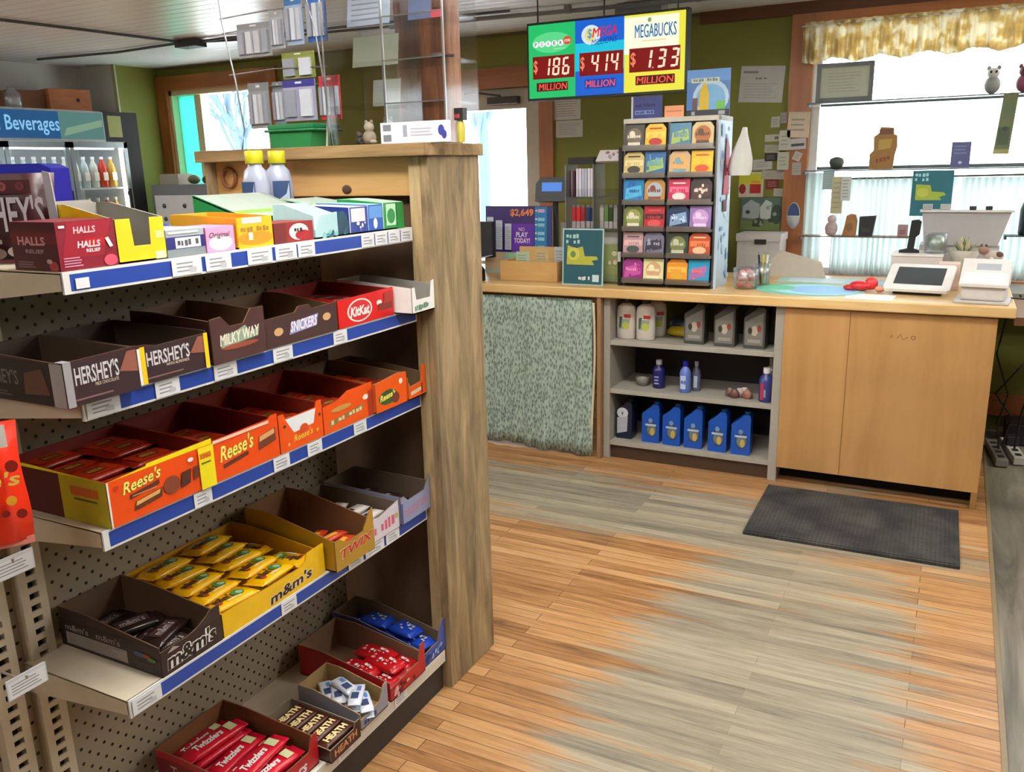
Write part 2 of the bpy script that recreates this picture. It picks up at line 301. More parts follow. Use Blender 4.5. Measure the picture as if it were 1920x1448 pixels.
    def build(s, name, parent=None, loc=(0, 0, 0), bevel=0, solid=0):
        me = bpy.data.meshes.new(name); me.from_pydata(s.v, [], s.f)
        for m_ in s.mats: me.materials.append(m_)
        me.polygons.foreach_set('material_index', s.m); me.polygons.foreach_set('use_smooth', s.sm); me.update()
        o = bpy.data.objects.new(name, me); C.objects.link(o); o.location = loc
        if parent: o.parent = parent
        if solid: q = o.modifiers.new('thickness', 'SOLIDIFY'); q.thickness = solid; q.offset = 0
        if bevel: q = o.modifiers.new('rounding', 'BEVEL'); q.width = bevel; q.segments = 2; q.limit_method = 'ANGLE'; q.angle_limit = math.radians(50)
        return o
def tag(o, label, cat, group=None):
    o['label'] = label; o['category'] = cat
    if group: o['group'] = group
    return o
def thing(name, label, cat, loc=(0, 0, 0), rz=0, group=None):
    o = bpy.data.objects.new(name, None); C.objects.link(o); o.empty_display_size = .05; o.location = loc; o.rotation_euler = (0, 0, rz); return tag(o, label, cat, group)
def solo(mb, name, label, cat, loc=(0, 0, 0), rz=0, group=None, bevel=0, solid=0):
    o = mb.build(name, None, loc, bevel, solid); o.rotation_euler = (0, 0, rz); return tag(o, label, cat, group)
def struct(mb, name, parent=None, loc=(0, 0, 0), **k):
    o = mb.build(name, parent, loc, **k)
    if not parent: o['kind'] = 'structure'
    return o
def dup(o, loc, rot=None, label=None, group=None, parent=None, scale=None):
    c = o.copy(); C.objects.link(c)
    if parent is not None: c.parent = parent
    else:
        c.location = loc
        if rot is not None: c.rotation_euler = rot
        if scale: c.scale = scale
        if label: c['label'] = label
        if group: c['group'] = group
    for ch in list(o.children): dup(ch, None, parent=c)
    return c

# ================================================================ the room
ZC = 2.34
b = MB(); b.box((-6.6, -3.2, -.1), (.235, 5.42, 0), floor_mat()); struct(b, 'floor')
b = MB(); b.box((.235, -3.2, -.1), (3.1, 5.42, -.004), tile_mat()); b.box((.228, -3.2, -.05), (.242, 5.3, .003), M('#7c6a50', .4)); struct(b, 'floor_vinyl')
b = MB(); b.box((-6.6, -3.2, ZC), (3.1, 5.42, ZC+.1), ceil_mat()); struct(b, 'ceiling')
def holed(x0, x1, z0, z1, holes, y0, y1, mat):
    b = MB(); xs = x0
    for a, c, d, e in sorted(holes):
        if a > xs: b.box((xs, y0, z0), (a, y1, z1), mat)
        if d > z0: b.box((a, y0, z0), (c, y1, d), mat)
        if e < z1: b.box((a, y0, e), (c, y1, z1), mat)
        xs = c
    b.box((xs, y0, z0), (x1, y1, z1), mat); return b
W1 = (-5.88, -4.80, 1.0, 2.16); W2 = (-3.42, -2.50, .05, 2.0); W3 = (-.80, 1.35, .84, 2.21)
struct(holed(-6.6, 3.1, 0, ZC, [W1, W2, W3], 5.3, 5.42, GREEN), 'wall_back')
PALE = M('#c9c7bf', .7); 
b = MB(); b.box((-6.5, -3.2, 0), (-6.4, 5.3, ZC), PALE); struct(b, 'wall_left')
b = MB(); b.box((-6.4, 4.90, 0), (-6.02, 5.3, ZC), PALE); b.box((-6.02, 4.90, 0), (-6.0, 5.3, ZC), GREEN); b.box((-6.02, 4.885, 0), (-5.985, 4.9, ZC), M('#a5a480', .6)); struct(b, 'wall_chase')
b = MB(); b.box((3.0, -3.2, 0), (3.1, 5.3, ZC), M('#6f6a4c', .7)); struct(b, 'wall_right')
b = MB(); b.box((-6.4, -3.2, 0), (3.0, -3.1, ZC), M('#6f6a4c', .7)); struct(b, 'wall_front')
b = MB(); b.box((.2, 5.27, .09), (3.0, 5.3, .21), TRIMW_X); struct(b, 'baseboard_back')
b = MB(); b.box((-1.45, 5.27, 2.275), (3.0, 5.3, ZC), M('#5a3318', .6)); b.box((-6.0, 5.28, 2.325), (-1.45, 5.3, ZC), M('#5d5a3a', .7)); struct(b, 'trim_1')
# window 1 (left)
t = MB(); x0, x1, z0, z1 = W1
t.box((x0-.11, 5.27, z0-.1), (x0, 5.32, z1+.11), TRIMW_Z); t.box((x1, 5.27, z0-.1), (x1+.1, 5.32, z1+.11), TRIMW_Z); t.box((x0, 5.27, z1), (x1, 5.32, z1+.11), TRIMW_X); t.box((x0, 5.25, z0-.06), (x1, 5.32, z0), TRIMW_X)
win = struct(t, 'window_1')
CREAM = M('#d8cfa8', .5)
t = MB(); t.box((x0, 5.3, z0), (x0+.03, 5.42, z1), CREAM); t.box((x0+.24, 5.34, z0), (x0+.31, 5.42, z1), CREAM); t.box((x1-.04, 5.3, z0), (x1, 5.42, z1), CREAM); t.box((x0, 5.3, z1-.04), (x1, 5.42, z1), CREAM); t.box((x0, 5.3, z0), (x1, 5.42, z0+.04), CREAM)
struct(t, 'sash_frame', win)
t = MB(); t.box((x0+.03, 5.36, z0+.04), (x1-.04, 5.365, z1-.04), GLASS); struct(t, 'pane', win)
t = MB(); t.box((x0+.03, 5.37, z0+.04), (x0+.24, 5.40, z1-.04), cloth('turquoise_cloth', '#7fe0cf', .7)); struct(t, 'turquoise_shutter', win)
# door 1 (behind the counter)
t = MB(); x0, x1, z0, z1 = W2
t.box((x0-.1, 5.27, 0), (x0, 5.32, z1+.13), TRIMW_Z); t.box((x1, 5.27, 0), (x1+.1, 5.32, z1+.13), TRIMW_Z); t.box((x0, 5.27, z1), (x1, 5.32, z1+.13), TRIMW_X)
door = struct(t, 'door_1')
GREIGE = M('#b9b2a2', .5)
t = MB(); t.box((x0, 5.33, z0), (x0+.12, 5.38, z1), GREIGE); t.box((x1-.12, 5.33, z0), (x1, 5.38, z1), GREIGE); t.box((x0+.12, 5.33, z1-.13), (x1-.12, 5.38, z1), GREIGE); t.box((x0+.12, 5.33, z0), (x1-.12, 5.38, .85), GREIGE)
struct(t, 'door_leaf', door)
t = MB(); t.box((x0+.12, 5.35, .85), (x1-.12, 5.356, z1-.13), GLASS); struct(t, 'pane', door)
t = MB(); t.box((-2.88, 5.27, 1.90), (-2.66, 5.33, 1.945), M('#3a332c')); t.tube([(-2.78, 5.28, 1.95), (-2.9, 5.18, 1.97), (-3.05, 5.27, 1.98)], .008, M('#3a332c')); struct(t, 'door_closer', door)
# window 2 (right, big)
t = MB(); x0, x1, z0, z1 = W3
t.box((x0-.125, 5.26, .79), (x0, 5.32, 2.275), TRIMW_Z); t.box((x1, 5.26, .79), (x1+.12, 5.32, 2.275), TRIMW_Z); t.box((x0, 5.26, z1), (x1, 5.32, 2.275), TRIMW_X); t.box((x0-.125, 5.24, .79), (x1+.12, 5.33, z0), TRIMW_X)
win = struct(t, 'window_2')
WF = M('#d5d8d8', .4)
t = MB(); t.box((x0, 5.3, z0), (x0+.045, 5.42, z1), WF); t.box((x1-.05, 5.3, z0), (x1, 5.42, z1), WF); t.box((x0, 5.3, z1-.03), (x1, 5.42, z1), WF); t.box((x0, 5.3, z0), (x1, 5.42, z0+.04), WF)
for zz in (1.795, 1.44): t.box((x0+.04, 5.34, zz-.012), (x1-.05, 5.38, zz+.012), M('#3f4a48', .5))
struct(t, 'sash_frame', win)
t = MB(); t.box((x0+.045, 5.36, z0+.04), (x1-.05, 5.365, z1-.03), GLASS); struct(t, 'pane', win)
# outside: snowy ground, pale trees and a distant garage
b = MB(); b.box((-60, 5.5, -.6), (60, 90, -.5), M('#eef3f8', .8)); struct(b, 'snow_ground')
def bare_tree(x, y, h, label, seed):
    rr = random.Random(seed); b = MB(); BK = M('#5f7488', .9)
    def br(p, d, l, r_, k):
        q = p + d*l; b.tube([p, (p+q)/2+Vector((rr.uniform(-.05, .05)*l, 0, 0)), q], r_, BK, 5)
        if k:
            for _ in range(4): br(p+d*l*rr.uniform(.45, 1), (d+Vector((rr.uniform(-1, 1), rr.uniform(-.6, .6), rr.uniform(-.1, .5)))).normalized(), l*.62, r_*.55, k-1)
    br(Vector((0, 0, 0)), Vector((0, 0, 1)), h*.45, h*.02, 3); return solo(b, 'bare_tree', label, 'tree', (x, y, -.5), group='bare trees outside')
bare_tree(-17.5, 18, 7, 'pale bare tree seen through the left window', 2)
bare_tree(-12.2, 22, 8, 'pale bare tree seen through the glass of the door', 5)
b = MB(); b.box((-2, -1.5, 0), (2, 1.5, 2.4), M('#c8d4e0', .8)); b.slab((-2.3, -1.8, 2.4), (1, 0, 0), (0, 0, 1), [(0, 0), (4.6, 0), (2.3, 1.2)], 3.6, M('#f0f5fa', .8)); b.box((-.6, -1.54, 1.1), (.1, -1.5, 1.6), M('#8aa0b4'))
solo(b, 'garden_shed', 'pale blue shed in the snow beyond the left window', 'shed', (-18.5, 24, -.5))
# unseen ceiling fixtures, housings added for the lamps; the last lights the counter
for i, (x, y, z, p) in enumerate(LAMPS):
    b = MB(); b.box((-.65, -.16, 0), (.65, .16, .04), WHITE); b.box((-.6, -.125, -.012), (.6, .125, 0), emis('#fff8ea', 2.5)); b.box((-.6, -.125, .04), (.6, .125, .042), emis('#fff8ea', 2.5)); b.box((-.4, -.01, .04), (-.39, .01, ZC-z), WHITE); b.box((.39, -.01, .04), (.4, .01, ZC-z), WHITE)
    solo(b, 'unseen_ceiling_fixture', 'unseen white fluorescent ceiling fixture, number %s of the row counted from the shelves' % ('one', 'two', 'three', 'four', 'five', 'six', 'seven')[i], 'ceiling light', (x, y, z), group='fluorescent ceiling fixtures')

# ================================================================ ceiling cables and conduit
CB = M('#4c4f50', .6)
b = MB(); pts = [(-4.682-.6, 2.7), (-4.682, 3.141), (-4.63, 3.6), (-4.577, 4.302)]
b.tube([(x, y, 2.325) for x, y in pts], .009, CB); solo(b, 'ceiling_cable', 'dark cable stapled across the ceiling towards the black box, near the left edge', 'cable')
b = MB(); b.tube([(-6.03, 4.28, 2.325), (-5.3, 4.36, 2.325), (-4.58, 4.30, 2.325)], .009, CB); solo(b, 'ceiling_cable', 'dark cable on the ceiling running from above the cooler to the black box', 'cable')
for k, (dy, lab) in enumerate([(0, 'upper of the cables leaving the black box towards the wire rack'), (.08, 'lower of the cables leaving the black box towards the wire rack')]):
    b = MB(); b.tube([(-4.5, 4.3, 2.32), (-4.3, 4.32+dy, 2.325), (-3.9, 4.36+dy*1.5, 2.325), (-2.3, 4.50+dy*1.7, 2.325)], .008, CB); solo(b, 'ceiling_cable', lab, 'cable')
b = MB(); b.box((-.09, -.05, 0), (.09, .05, .045), M('#2c2e30')); solo(b, 'junction_box', 'small black box on the ceiling where the cables meet', 'junction box', (-4.52, 4.3, 2.29))
b = MB(); b.tube([(-3.1, 4.5, 2.31), (-1.9, 4.62, 2.31), (-.9, 4.72, 2.31)], .012, M('#7b7d7c', .4)); 
for x in (-2.7, -2.0, -1.3): b.box((x-.015, 4.5+(x+3.1)*.1-.02, 2.30), (x+.015, 4.5+(x+3.1)*.1+.02, 2.34), M('#7b7d7c'))
solo(b, 'ceiling_conduit', 'grey metal conduit on the ceiling above the lit number sign', 'conduit')
b = MB(); b.box((-.13, -.06, 0), (.13, .06, .05), M('#8c8e8e')); solo(b, 'power_adapter', 'grey box on the ceiling just above the lit number sign', 'box', (-1.64, 4.78, 2.285))

# ================================================================ lit number sign
S = thing('jackpot_sign', 'lit three-panel lottery sign with red digits hanging above the counter', 'sign', (-2.1, 4.3, 1.83))
SW, SH = .862, .385
b = MB(); b.box((0, 0, 0), (SW, .05, SH), M('#141a16')); b.build('housing', S)
RED = emis('#8c0606', .85); SEG = emis('#ffd2b8', 1.3); 
def seven(F, ch, x, y, w_, h_, mat, sh=.12):
    t_ = w_*.25; on = {'0':'abcdef','1':'bc','2':'abged','3':'abgcd','4':'fgbc','5':'afgcd','6':'afgedc','7':'abc','8':'abcdefg','M':'','.':''}.get(ch, '')
    def bar(x0, y0, x1, y1): F.poly([(x+x0+sh*w_*y0/h_*2, y+y0), (x+x1+sh*w_*y0/h_*2, y+y0), (x+x1+sh*w_*y1/h_*2, y+y1), (x+x0+sh*w_*y1/h_*2, y+y1)], mat); F.l -= .00022
    B = dict(a=(t_, h_-t_*.8, w_-t_, h_), d=(t_, 0, w_-t_, t_*.8), g=(t_, h_/2-t_*.4, w_-t_, h_/2+t_*.4), f=(0, h_/2+.01, t_, h_-.01), e=(0, .01, t_, h_/2-.01), b=(w_-t_, h_/2+.01, w_, h_-.01), c=(w_-t_, .01, w_, h_/2-.01))
    for k in on: bar(*B[k])
    if ch == '.': bar(0, 0, t_, t_)
spec = [('#22c76e', 'POWERBALL', ['1', '8', '6'], 0, .31), ('#1565d8', 'MEGA', ['4', '1', '4'], .31, .62), ('#f6ee4a', 'MEGABUCKS', ['1', '.', '3', '3'], .62, .985)]
for k, (col, nm, dg, a, c) in enumerate(spec):
    b = MB(); x0 = .012+a*(SW-.01); x1 = .012+c*(SW-.012); b.box((x0, -.006, .012), (x1, 0, SH-.012), emis(col, .95))
    F = Face(b, (x0, -.006, .012), (1, 0, 0), (0, 0, 1), x1-x0, SH-.024)
    if k == 0:
        F.ell(.5, .75, .42, .14, emis('#5fe08f', .95))
        for i, ch in enumerate('POWER'): F.ell(.16+i*.135, .735, .062, .04, emis('#ffffff', 1)); F.text(ch, .135+i*.135, .71, .185+i*.135, .76, emis('#101010', .1))
        F.ell(.84, .76, .09, .055, emis('#e04a2c', 1)).rect(.78, .74, .90, .775, emis('#f4e4d0', 1)).text('BALL', .79, .742, .89, .773, emis('#c03018', .8)); F.rect(.55, .655, .8, .665, emis('#b8e8c0', 1))
    elif k == 1:
        F.rect(0, .33, 1, .7, emis('#18c8e8', .95)); F.ell(.33, .8, .2, .13, emis('#d8e8f0', 1)).ell(.31, .8, .11, .09, emis('#e8d890', 1)).text('$', .26, .74, .35, .88, emis('#38a0c0', .9))
        F.text('MEGA', .36, .76, .86, .885, emis('#e0183c', 1), .2, .03, .02).text('MILLIONS', .34, .655, .86, .735, emis('#103c9c', .9), .2, 0, .03)
    else:
        F.rect(0, .5, .9, .97, emis('#fffde0', 1)); F.text('MEGABUCKS', .18, .70, .86, .87, emis('#2478b8', .9), 0, .03).ell(.42, .92, .03, .03, emis('#88b078', .9)).rect(.3, .65, .7, .665, emis('#e4e0a0', 1))
    F.rect(.09, .26, .99 if k < 2 else .93, .57, RED).rect(.2 if k else .17, .09, .85, .21, emis('#5c1410' if k != 1 else '#2048c0', .7)).text('MILLION', .22, .105, .83, .195, emis('#ff5a48', 1.1), .1, .02)
    F.text('$', .11, .33, .2, .52, emis('#ff8866', 1), 0, .01)
    xs = .32
    for ch in dg:
        ww = .06 if ch == '.' else .15
        if ch == '1': seven(F, ch, xs-.02, .3, ww, .24, SEG); xs += .19 if k < 2 else .16
        else: seven(F, ch, xs, .3, ww, .24, SEG); xs += .05 if ch == '.' else .21
        if k == 1 and ch == '4': xs += .0
    b.build('lit_panel', S)
b = MB()
for x in (.05, .42, .8): b.tube([(x, .03, SH), (x, .03, ZC-1.83)], .004, M('#303030'))
b.build('hanging_wire', S)

# ================================================================ gondola of candy shelves   local x = along the shelf, local y = into the shelf
GX, GY = -1.26, .88
def gw(x, y, z): return Vector((GX-y, GY+x, z))          # gondola-local to world
HP = PI/2
gon = thing('gondola_shelving', 'beige metal pegboard gondola with five candy shelves', 'shelving', (GX, GY, 0), HP)
SILL = M('#c9beaa', .4); BLUE = M('#1e3f9a', .35); EDGE = M('#d9d9d8', .3); PAPER = M('#dcdde2', .5); INK = M('#8b8d96', .6)
b = MB(); b.box((-1.6, .31, .1), (1.0, .33, 1.335), peg_mat()); b.build('pegboard', gon)
b = MB(); b.box((-1.6, .335, .1), (1.0, .345, 1.335), peg_mat()); b.build('rear_pegboard', gon)
for xc in (-.045, .035):
    b = MB(); zz = .05; b.box((xc-.026, .285, .05), (xc-.010, .31, 1.35), SILL); b.box((xc+.010, .285, .05), (xc+.026, .31, 1.35), SILL); b.box((xc-.01, .303, .05), (xc+.01, .31, 1.35), M('#0d0c0b'))
    while zz < 1.34: b.box((xc-.01, .285, zz), (xc+.01, .29, zz+.012), SILL); zz += .0254
    b.build('upright', gon)
tags = {1: [(.02, .045, 1), (.215, .285, 0), (.295, .36, 0), (.405, .475, 0), (.485, .55, 0), (.555, .61, 0), (.78, .83, 0), (.835, .885, 0), (.89, .94, 0), (.945, .995, 0)],
        2: [(.005, .07, 0), (.145, .20, 0), (.285, .345, 0), (.45, .51, 0), (.65, .70, 0)],
        3: [(.20, .245, 0), (.42, .47, 0), (.53, .58, 0), (.70, .75, 0)],
        4: [(.005, .07, 0), (.40, .45, 0), (.64, .70, 0), (.71, .79, 0), (.80, .86, 0)]}
for k, zt in {1: 1.352, 2: 1.140, 3: .905, 4: .572}.items():
    b = MB(); d = .68 if k == 1 else .30
    b.box((0, .004, zt-.004), (1.0, d, zt), SILL)
    for xs, s_ in ((0, -1), (1.0, -1)):       # side flanges deepen towards the back
        b.slab((xs-(.004 if xs else 0), .004, zt-.03), (0, -1, 0), (0, 0, 1), [(0, 0), (0, .028), (-(.3 if k == 1 else .296), .028), (-.296, -.035)], .004, SILL)
    if k == 1: b.box((0, .66, zt-.035), (1, .68, zt-.004), SILL); b.box((0, .30, zt-.02), (1, .36, zt-.004), SILL); b.box((-.6, 0, zt-.035), (-.004, .31, zt), SILL) if False else None
    sh = b.build('shelf', gon)
    for xx in (.08, .1): pass
    b = MB(); b.box((0, 0, zt-.036), (1.0, .006, zt), EDGE); F = b.front((0, 0, zt-.036), (1.0, .006, zt)); F.rect(.012, .12, .995, .88, BLUE)
    b.build('price_rail', sh)
    for a, c, tiny in tags[k]:
        q = MB(); z0, z1 = (zt-.029, zt-.012) if tiny else (zt-.033, zt-.003); q.box((a, -.0022, z0), (c, -.0012, z1), PAPER); F = q.front((a, -.0022, z0), (c, -.0012, z1))
        if not tiny: F.lines(.15, .15, .85, .85, 3, INK, .35, int(a*100)); F.rect(.55, .15, .8, .45, M('#b9bac2'))
        q.build('price_tag', sh)
b = MB(); b.box((0, -.03, .10), (1.0, .31, .13), SILL); b.box((0, -.026, 0), (1.0, .0, .10), M('#2a2622')); b.box((0, -.038, .092), (1.0, -.03, .13), EDGE); F = b.front((0, -.038, .092), (1, -.03, .13)); F.rect(.01, .1, .99, .75, M('#cfcabd', .3))
b.build('base_deck', gon)
for x in (.29, .50, .74):
    q = MB(); q.box((x, -.0395, .098), (x+.06, -.0386, .128), PAPER); F = q.front((x, -.0395, .098), (x+.06, -.0386, .128)); F.lines(.15, .15, .85, .85, 3, INK, .35); q.build('price_tag', gon)
# next bay, only its shelf backs and hooks show
def scan_hook(name, loc, label):
    t = thing(name, label, 'peg hook', loc, HP, 'scan hooks on the pegboard')
    b = MB(); b.tube([(0, 0, 0), (0, .20, .0)], .0025, M('#b9b4a8', .3, .6)); b.tube([(0, 0, .0), (0, -.005, .015)], .0025, M('#b9b4a8', .3, .6)); b.box((-.01, .196, -.012), (.01, .2, .02), M('#b9b4a8', .3, .6)); b.build('wire', t)
    b = MB(); b.box((-.036, -.004, -.017), (.036, -.001, .020), M('#c9ccd2', .3)); F = b.front((-.036, -.004, -.017), (.036, -.001, .020)); F.rect(.04, .05, .96, .85, PAPER).lines(.1, .15, .9, .75, 4, INK, .35); b.build('price_plate', t)
scan_hook('peg_hook', (-1.36, .778, .868), 'wire peg hook with a white price plate below the orange bag')
scan_hook('peg_hook', (-1.36, .765, .655), 'wire peg hook with a white price plate, lower of the two')
# ---------------------------------------------------------------- wooden end enclosure
e = thing('wooden_end_panel', 'rough sawn wooden cabinet closing the far end of the candy shelves', 'cabinet', (-1.96, 1.89, 0))
def part(par, name, a, b_, mat, bevel=.002):
    q = MB(); q.box(a, b_, mat); return q.build(name, par, bevel=bevel)
part(e, 'cap_board', (-.03, -.03, 1.53), (.76, .275, 1.562), ROUGH_X)
part(e, 'header_board', (0, .02, 1.43), (.69, .045, 1.53), PINE_X); part(e, 'stile', (.69, 0, 0), (.725, .03, 1.53), STILE_Z); part(e, 'side_panel', (.725, 0, 0), (.752, .262, 1.53), ROUGH_Z)
part(e, 'back_board', (0, .045, .02), (.72, .06, 1.5), OSB); part(e, 'back_panel', (0, .235, 0), (.725, .262, 1.53), ROUGH_Z); part(e, 'side_panel', (-.027, 0, 0), (0, .262, 1.53), ROUGH_Z)
q = MB(); q.sph((.655, .043, 1.415), .004, .003, .004, BLACK); q.build('screw', e)
q = MB(); q.sph((.475, .019, 1.448), .016, .003, .012, M('#4a2c14')); q.build('knot', e)
q = MB(); q.torus((0, 0, 0), .026, .006, M('#7c4322', .5), 'y'); solo(q, 'wooden_ring', 'brown ring hanging on the header board behind the shelves', 'ring', (-1.905, 1.903, 1.485))
# old post up to the ceiling
def rough_post(w_, d_, h_):
    b = MB(); rr = random.Random(4); rs = []
    for i in range(25):
        z = h_*i/24; ring = []
        for k in range(20):
            a = 2*PI*k/20; c_, s_ = math.cos(a), math.sin(a); q = 1/max(abs(c_), abs(s_))**.8
            ring.append((c_*q*w_/2*(1+rr.uniform(-.035, .035)), s_*q*d_/2*(1+rr.uniform(-.035, .035)), z))
        rs.append(ring)
    return b.rings(rs, POST_W)
solo(rough_post(.175, .12, ZC), 'timber_post', 'old rough brown timber post rising to the ceiling behind the clear display case', 'post', (-1.428, 2.262, 0))

# ================================================================ packaging
def tray(b, w_, d_, prof, hs, hb, mo, mi, t_=.003, left=None, ml=None):
    """open carton: prof = front profile [(frac x, z)] left to right; hs, hb side heights front and back"""
    b.box((0, 0, 0), (w_, d_, t_), mi)
    b.slab((0, 0, 0), (1,0,0), (0,0,1), [(0, 0), (w_, 0)] + [(x*w_, z) for x, z in reversed(prof)], t_, mo, mi)
    b.slab((0, d_-t_, 0), (0,-1,0), (0,0,1), [(0, 0), (d_-2*t_, 0), (d_-2*t_, hs), ((d_)*.25, hb), (0, hb)], t_, ml or mo, mi)
    b.slab((w_, t_, 0), (0,1,0), (0,0,1), [(0, 0), (d_-2*t_, 0), (d_-2*t_, hb), ((d_)*.75, hb), (0, hs)], t_, mo, mi)
    b.slab((w_, d_, 0), (-1,0,0), (0,0,1), [(0, 0), (w_, 0), (w_, hb), (0, hb)], t_, mo, mi)
def carton(name, label, cat, y0, y1, xf, z, d_, prof, hs, hb, mo, mi, art, artl=None, ml=None, group=None, rot=0):
    b = MB(); w_ = y1-y0; tray(b, w_, d_, prof, hs, hb, mo, mi, ml=ml); zh = min(p[1] for p in prof)
    F = b.front((0, 0, 0), (w_, 0, zh)); F.l = .0004; art and art(F)
    if artl: Fl = Face(b, (0, d_, 0), (0, -1, 0), (0, 0, 1), d_, hs); Fl.l = .0004; artl(Fl)
    return solo(b, name, label, cat, (xf, y0, z), HP+rot, group)
def closed(name, label, cat, y0, y1, xf, z, d_, h_, mat, art=None, artl=None, artt=None, group=None, rot=0):
    b = MB(); w_ = y1-y0; b.box((0, 0, 0), (w_, d_, h_), mat)
    if art: art(b.front((0, 0, 0), (w_, d_, h_)))
    if artl: artl(b.left((0, 0, 0), (w_, d_, h_)))
    if artt: artt(b.top((0, 0, 0), (w_, d_, h_)))
    return solo(b, name, label, cat, (xf, y0, z), HP+rot, group, bevel=.0012)
def pack(L_, W_, H_, mat, end=None, art=None):
    """flow-wrapped bar lying flat, long side along local x, centre at origin"""
    b = MB(); rs = []
    for t_, hf, wf in ((0, .08, .92), (.07, .08, .92), (.10, .55, .97), (.16, .9, 1), (.5, 1, 1), (.84, .9, 1), (.90, .55, .97), (.93, .08, .92), (1, .08, .92)):
        x = (t_-.5)*L_; hw = W_/2*wf; hh = H_*hf
        rs.append([(x, -hw, H_*.5-hh*.15), (x, -hw*.8, H_*.5-hh*.5), (x, hw*.8, H_*.5-hh*.5), (x, hw, H_*.5-hh*.15), (x, hw, H_*.5+hh*.15), (x, hw*.8, H_*.5+hh*.5), (x, -hw*.8, H_*.5+hh*.5), (x, -hw, H_*.5+hh*.15)])
    b.rings(rs, mat)
    F = Face(b, (-L_*.36, -W_*.38, H_*1.0+.0004), (1, 0, 0), (0, 1, 0), L_*.72, W_*.76); art and art(F); return b
def ht(o): o['h'] = max(v.co.z for v in o.data.vertices)+.002
def fill(proto, root_loc, cells, rzs=HP, group=None, lean=0, jit=.05, seed=1):
    """copies of proto at carton-local cells (x, y, z); the first cell takes proto itself"""
    rr = random.Random(seed); ht(proto)
    for i, c_ in enumerate(cells):
        x, y, z = c_[:3]; a = c_[3] if len(c_) > 3 else 0
        p = Vector(root_loc) + Vector((-y, x, z)); R = (Matrix.Rotation(HP, 4, 'Z') @ Matrix.Rotation(lean, 4, 'X') @ Matrix.Rotation(a+rr.uniform(-jit, jit), 4, 'Z')).to_euler()
        if i == 0: proto.location = p; proto.rotation_euler = R
        else: dup(proto, p, R)
        zz = z - proto['h']                              # packs underneath, down to the carton floor
        while zz > .004: dup(proto, p-Vector((0, 0, z-zz)), R); zz -= proto['h']
MAROON = M('#3a1418', .4); SILVER = M('#a9a6ac', .3, .3); WH = M('#e9e6e4', .5); YEL = M('#ecc60c', .45); ORANGE = M('#e04a08', .4); RREESE = M('#7d1408', .4); BRN = M('#3c2420', .45); TAN = M('#c79a5a', .5); CHOC = M('#5a2c1c', .5)
z1, z2, z3, z4, z5 = 1.3525, 1.1405, .9055, .5725, .1305
# ---- top shelf
def halls(F):
    F.rect(0, 0, 1, 1, M('#7c1228', .35)).poly([(.05, .25), (.75, .25), (.95, .98), (.2, .98)], M('#93122a', .35)).rect(.45, .48, .8, .62, M('#b3101c', .35)).text('HALLS', .32, .44, .72, .58, M('#f3d5d8'), .15, .03).text('HALLS', .28, .74, .66, .88, M('#eab4bc'), .1, .03).text('RELIEF', .46, .34, .70, .41, WH, 0, .02)
    F.lines(.06, .06, .4, .28, 4, M('#c77a95'), .5); F.ell(.86, .13, .12, .12, M('#d0455e')).poly([(.8, .6), (.86, .62), (.93, .42), (.87, .40)], WH).rect(.04, .87, .14, .92, WH)
def hallsl(F): F.rect(0, 0, 1, 1, M('#4d1c26', .4)).rect(0, .55, 1, .8, M('#6a1a26')).text('HALLS', .15, .52, .75, .7, M('#d09aa0'), 0, .03).text('RELIEF', .3, .36, .7, .44, M('#b5a0a4'), 0, .02).lines(.1, .05, .5, .2, 3, M('#8d6a74'), .5).ell(.88, .1, .1, .11, M('#a03a40')).ell(.8, .2, .06, .05, M('#b9a0a0'))
closed('cough_drop_box', 'crimson cough drop box at the near end of the top shelf', 'box', .885, .993, -1.268, z1, .115, .078, M('#6a1626', .4), halls, hallsl)
b = MB(); w_ = .1; yl = YEL
tray(b, w_, .17, [(0, .075), (.3, .075), (.33, .028), (.68, .028), (.71, .075), (1, .075)], .075, .1, yl, GREYCARD)
b.slab((0, .168, .0), (1, 0, 0), (0, 0, 1), [(0, 0), (w_, 0), (w_, .095), (w_*.85, .105), (w_*.15, .105), (0, .095)], .003, GREYCARD)
F = b.front((0, 0, 0), (w_, 0, .075)); F.rect(.76, .02, .98, .2, M('#e8e2b0')).rect(.8, .5, .98, .68, M('#ecd68a'))
F2 = Face(b, (.02, .1, .004), (1, 0, 0), (0, 0, 1), .06, .03); 
solo(b, 'yellow_display_carton', 'empty yellow carton with a cut-out front, beside the crimson box', 'carton', (-1.268, .996, z1), HP)
def gum1(F): F.rect(0, 0, 1, .28, M('#7b858b')).rect(0, .28, 1, .72, M('#1c1c6e')).rect(.22, .3, .88, .68, WH).blocks(.27, .36, .84, .62, 6, M('#4a4a5a')).lines(.05, .78, .9, .95, 1, M('#c6ccd4'))
closed('gum_box', 'small silver and dark blue gum box on the top shelf', 'box', 1.098, 1.188, -1.268, z1, .1, .05, M('#aab0b8', .3), gum1)
def gum2(F): F.rect(0, 0, 1, 1, M('#e79ac4')).ell(.5, .35, .42, .3, M('#f6d9e6')).text('Original', .1, .5, .85, .78, M('#5a4450'), .3, .02)
closed('gum_box', 'small pink gum box on the top shelf', 'box', 1.19, 1.262, -1.266, z1, .08, .048, M('#e08ab8', .4), gum2)
def gum3(F): F.rect(.02, 0, 1, 1, M('#efb410')).ell(.5, .3, .5, .22, M('#e58e10')).rect(.15, .8, .7, 1, M('#ecdcc8')).blocks(.1, .52, .9, .7, 9, M('#9c7420')).rect(.3, .25, .42, .5, M('#f3e6cc'))
carton('yellow_gum_carton', 'open orange-yellow gum carton in the middle of the top shelf', 'carton', 1.268, 1.368, -1.264, z1, .18, [(0, .06), (1, .06)], .06, .066, M('#e3a50e', .4), M('#d89a20'), gum3)
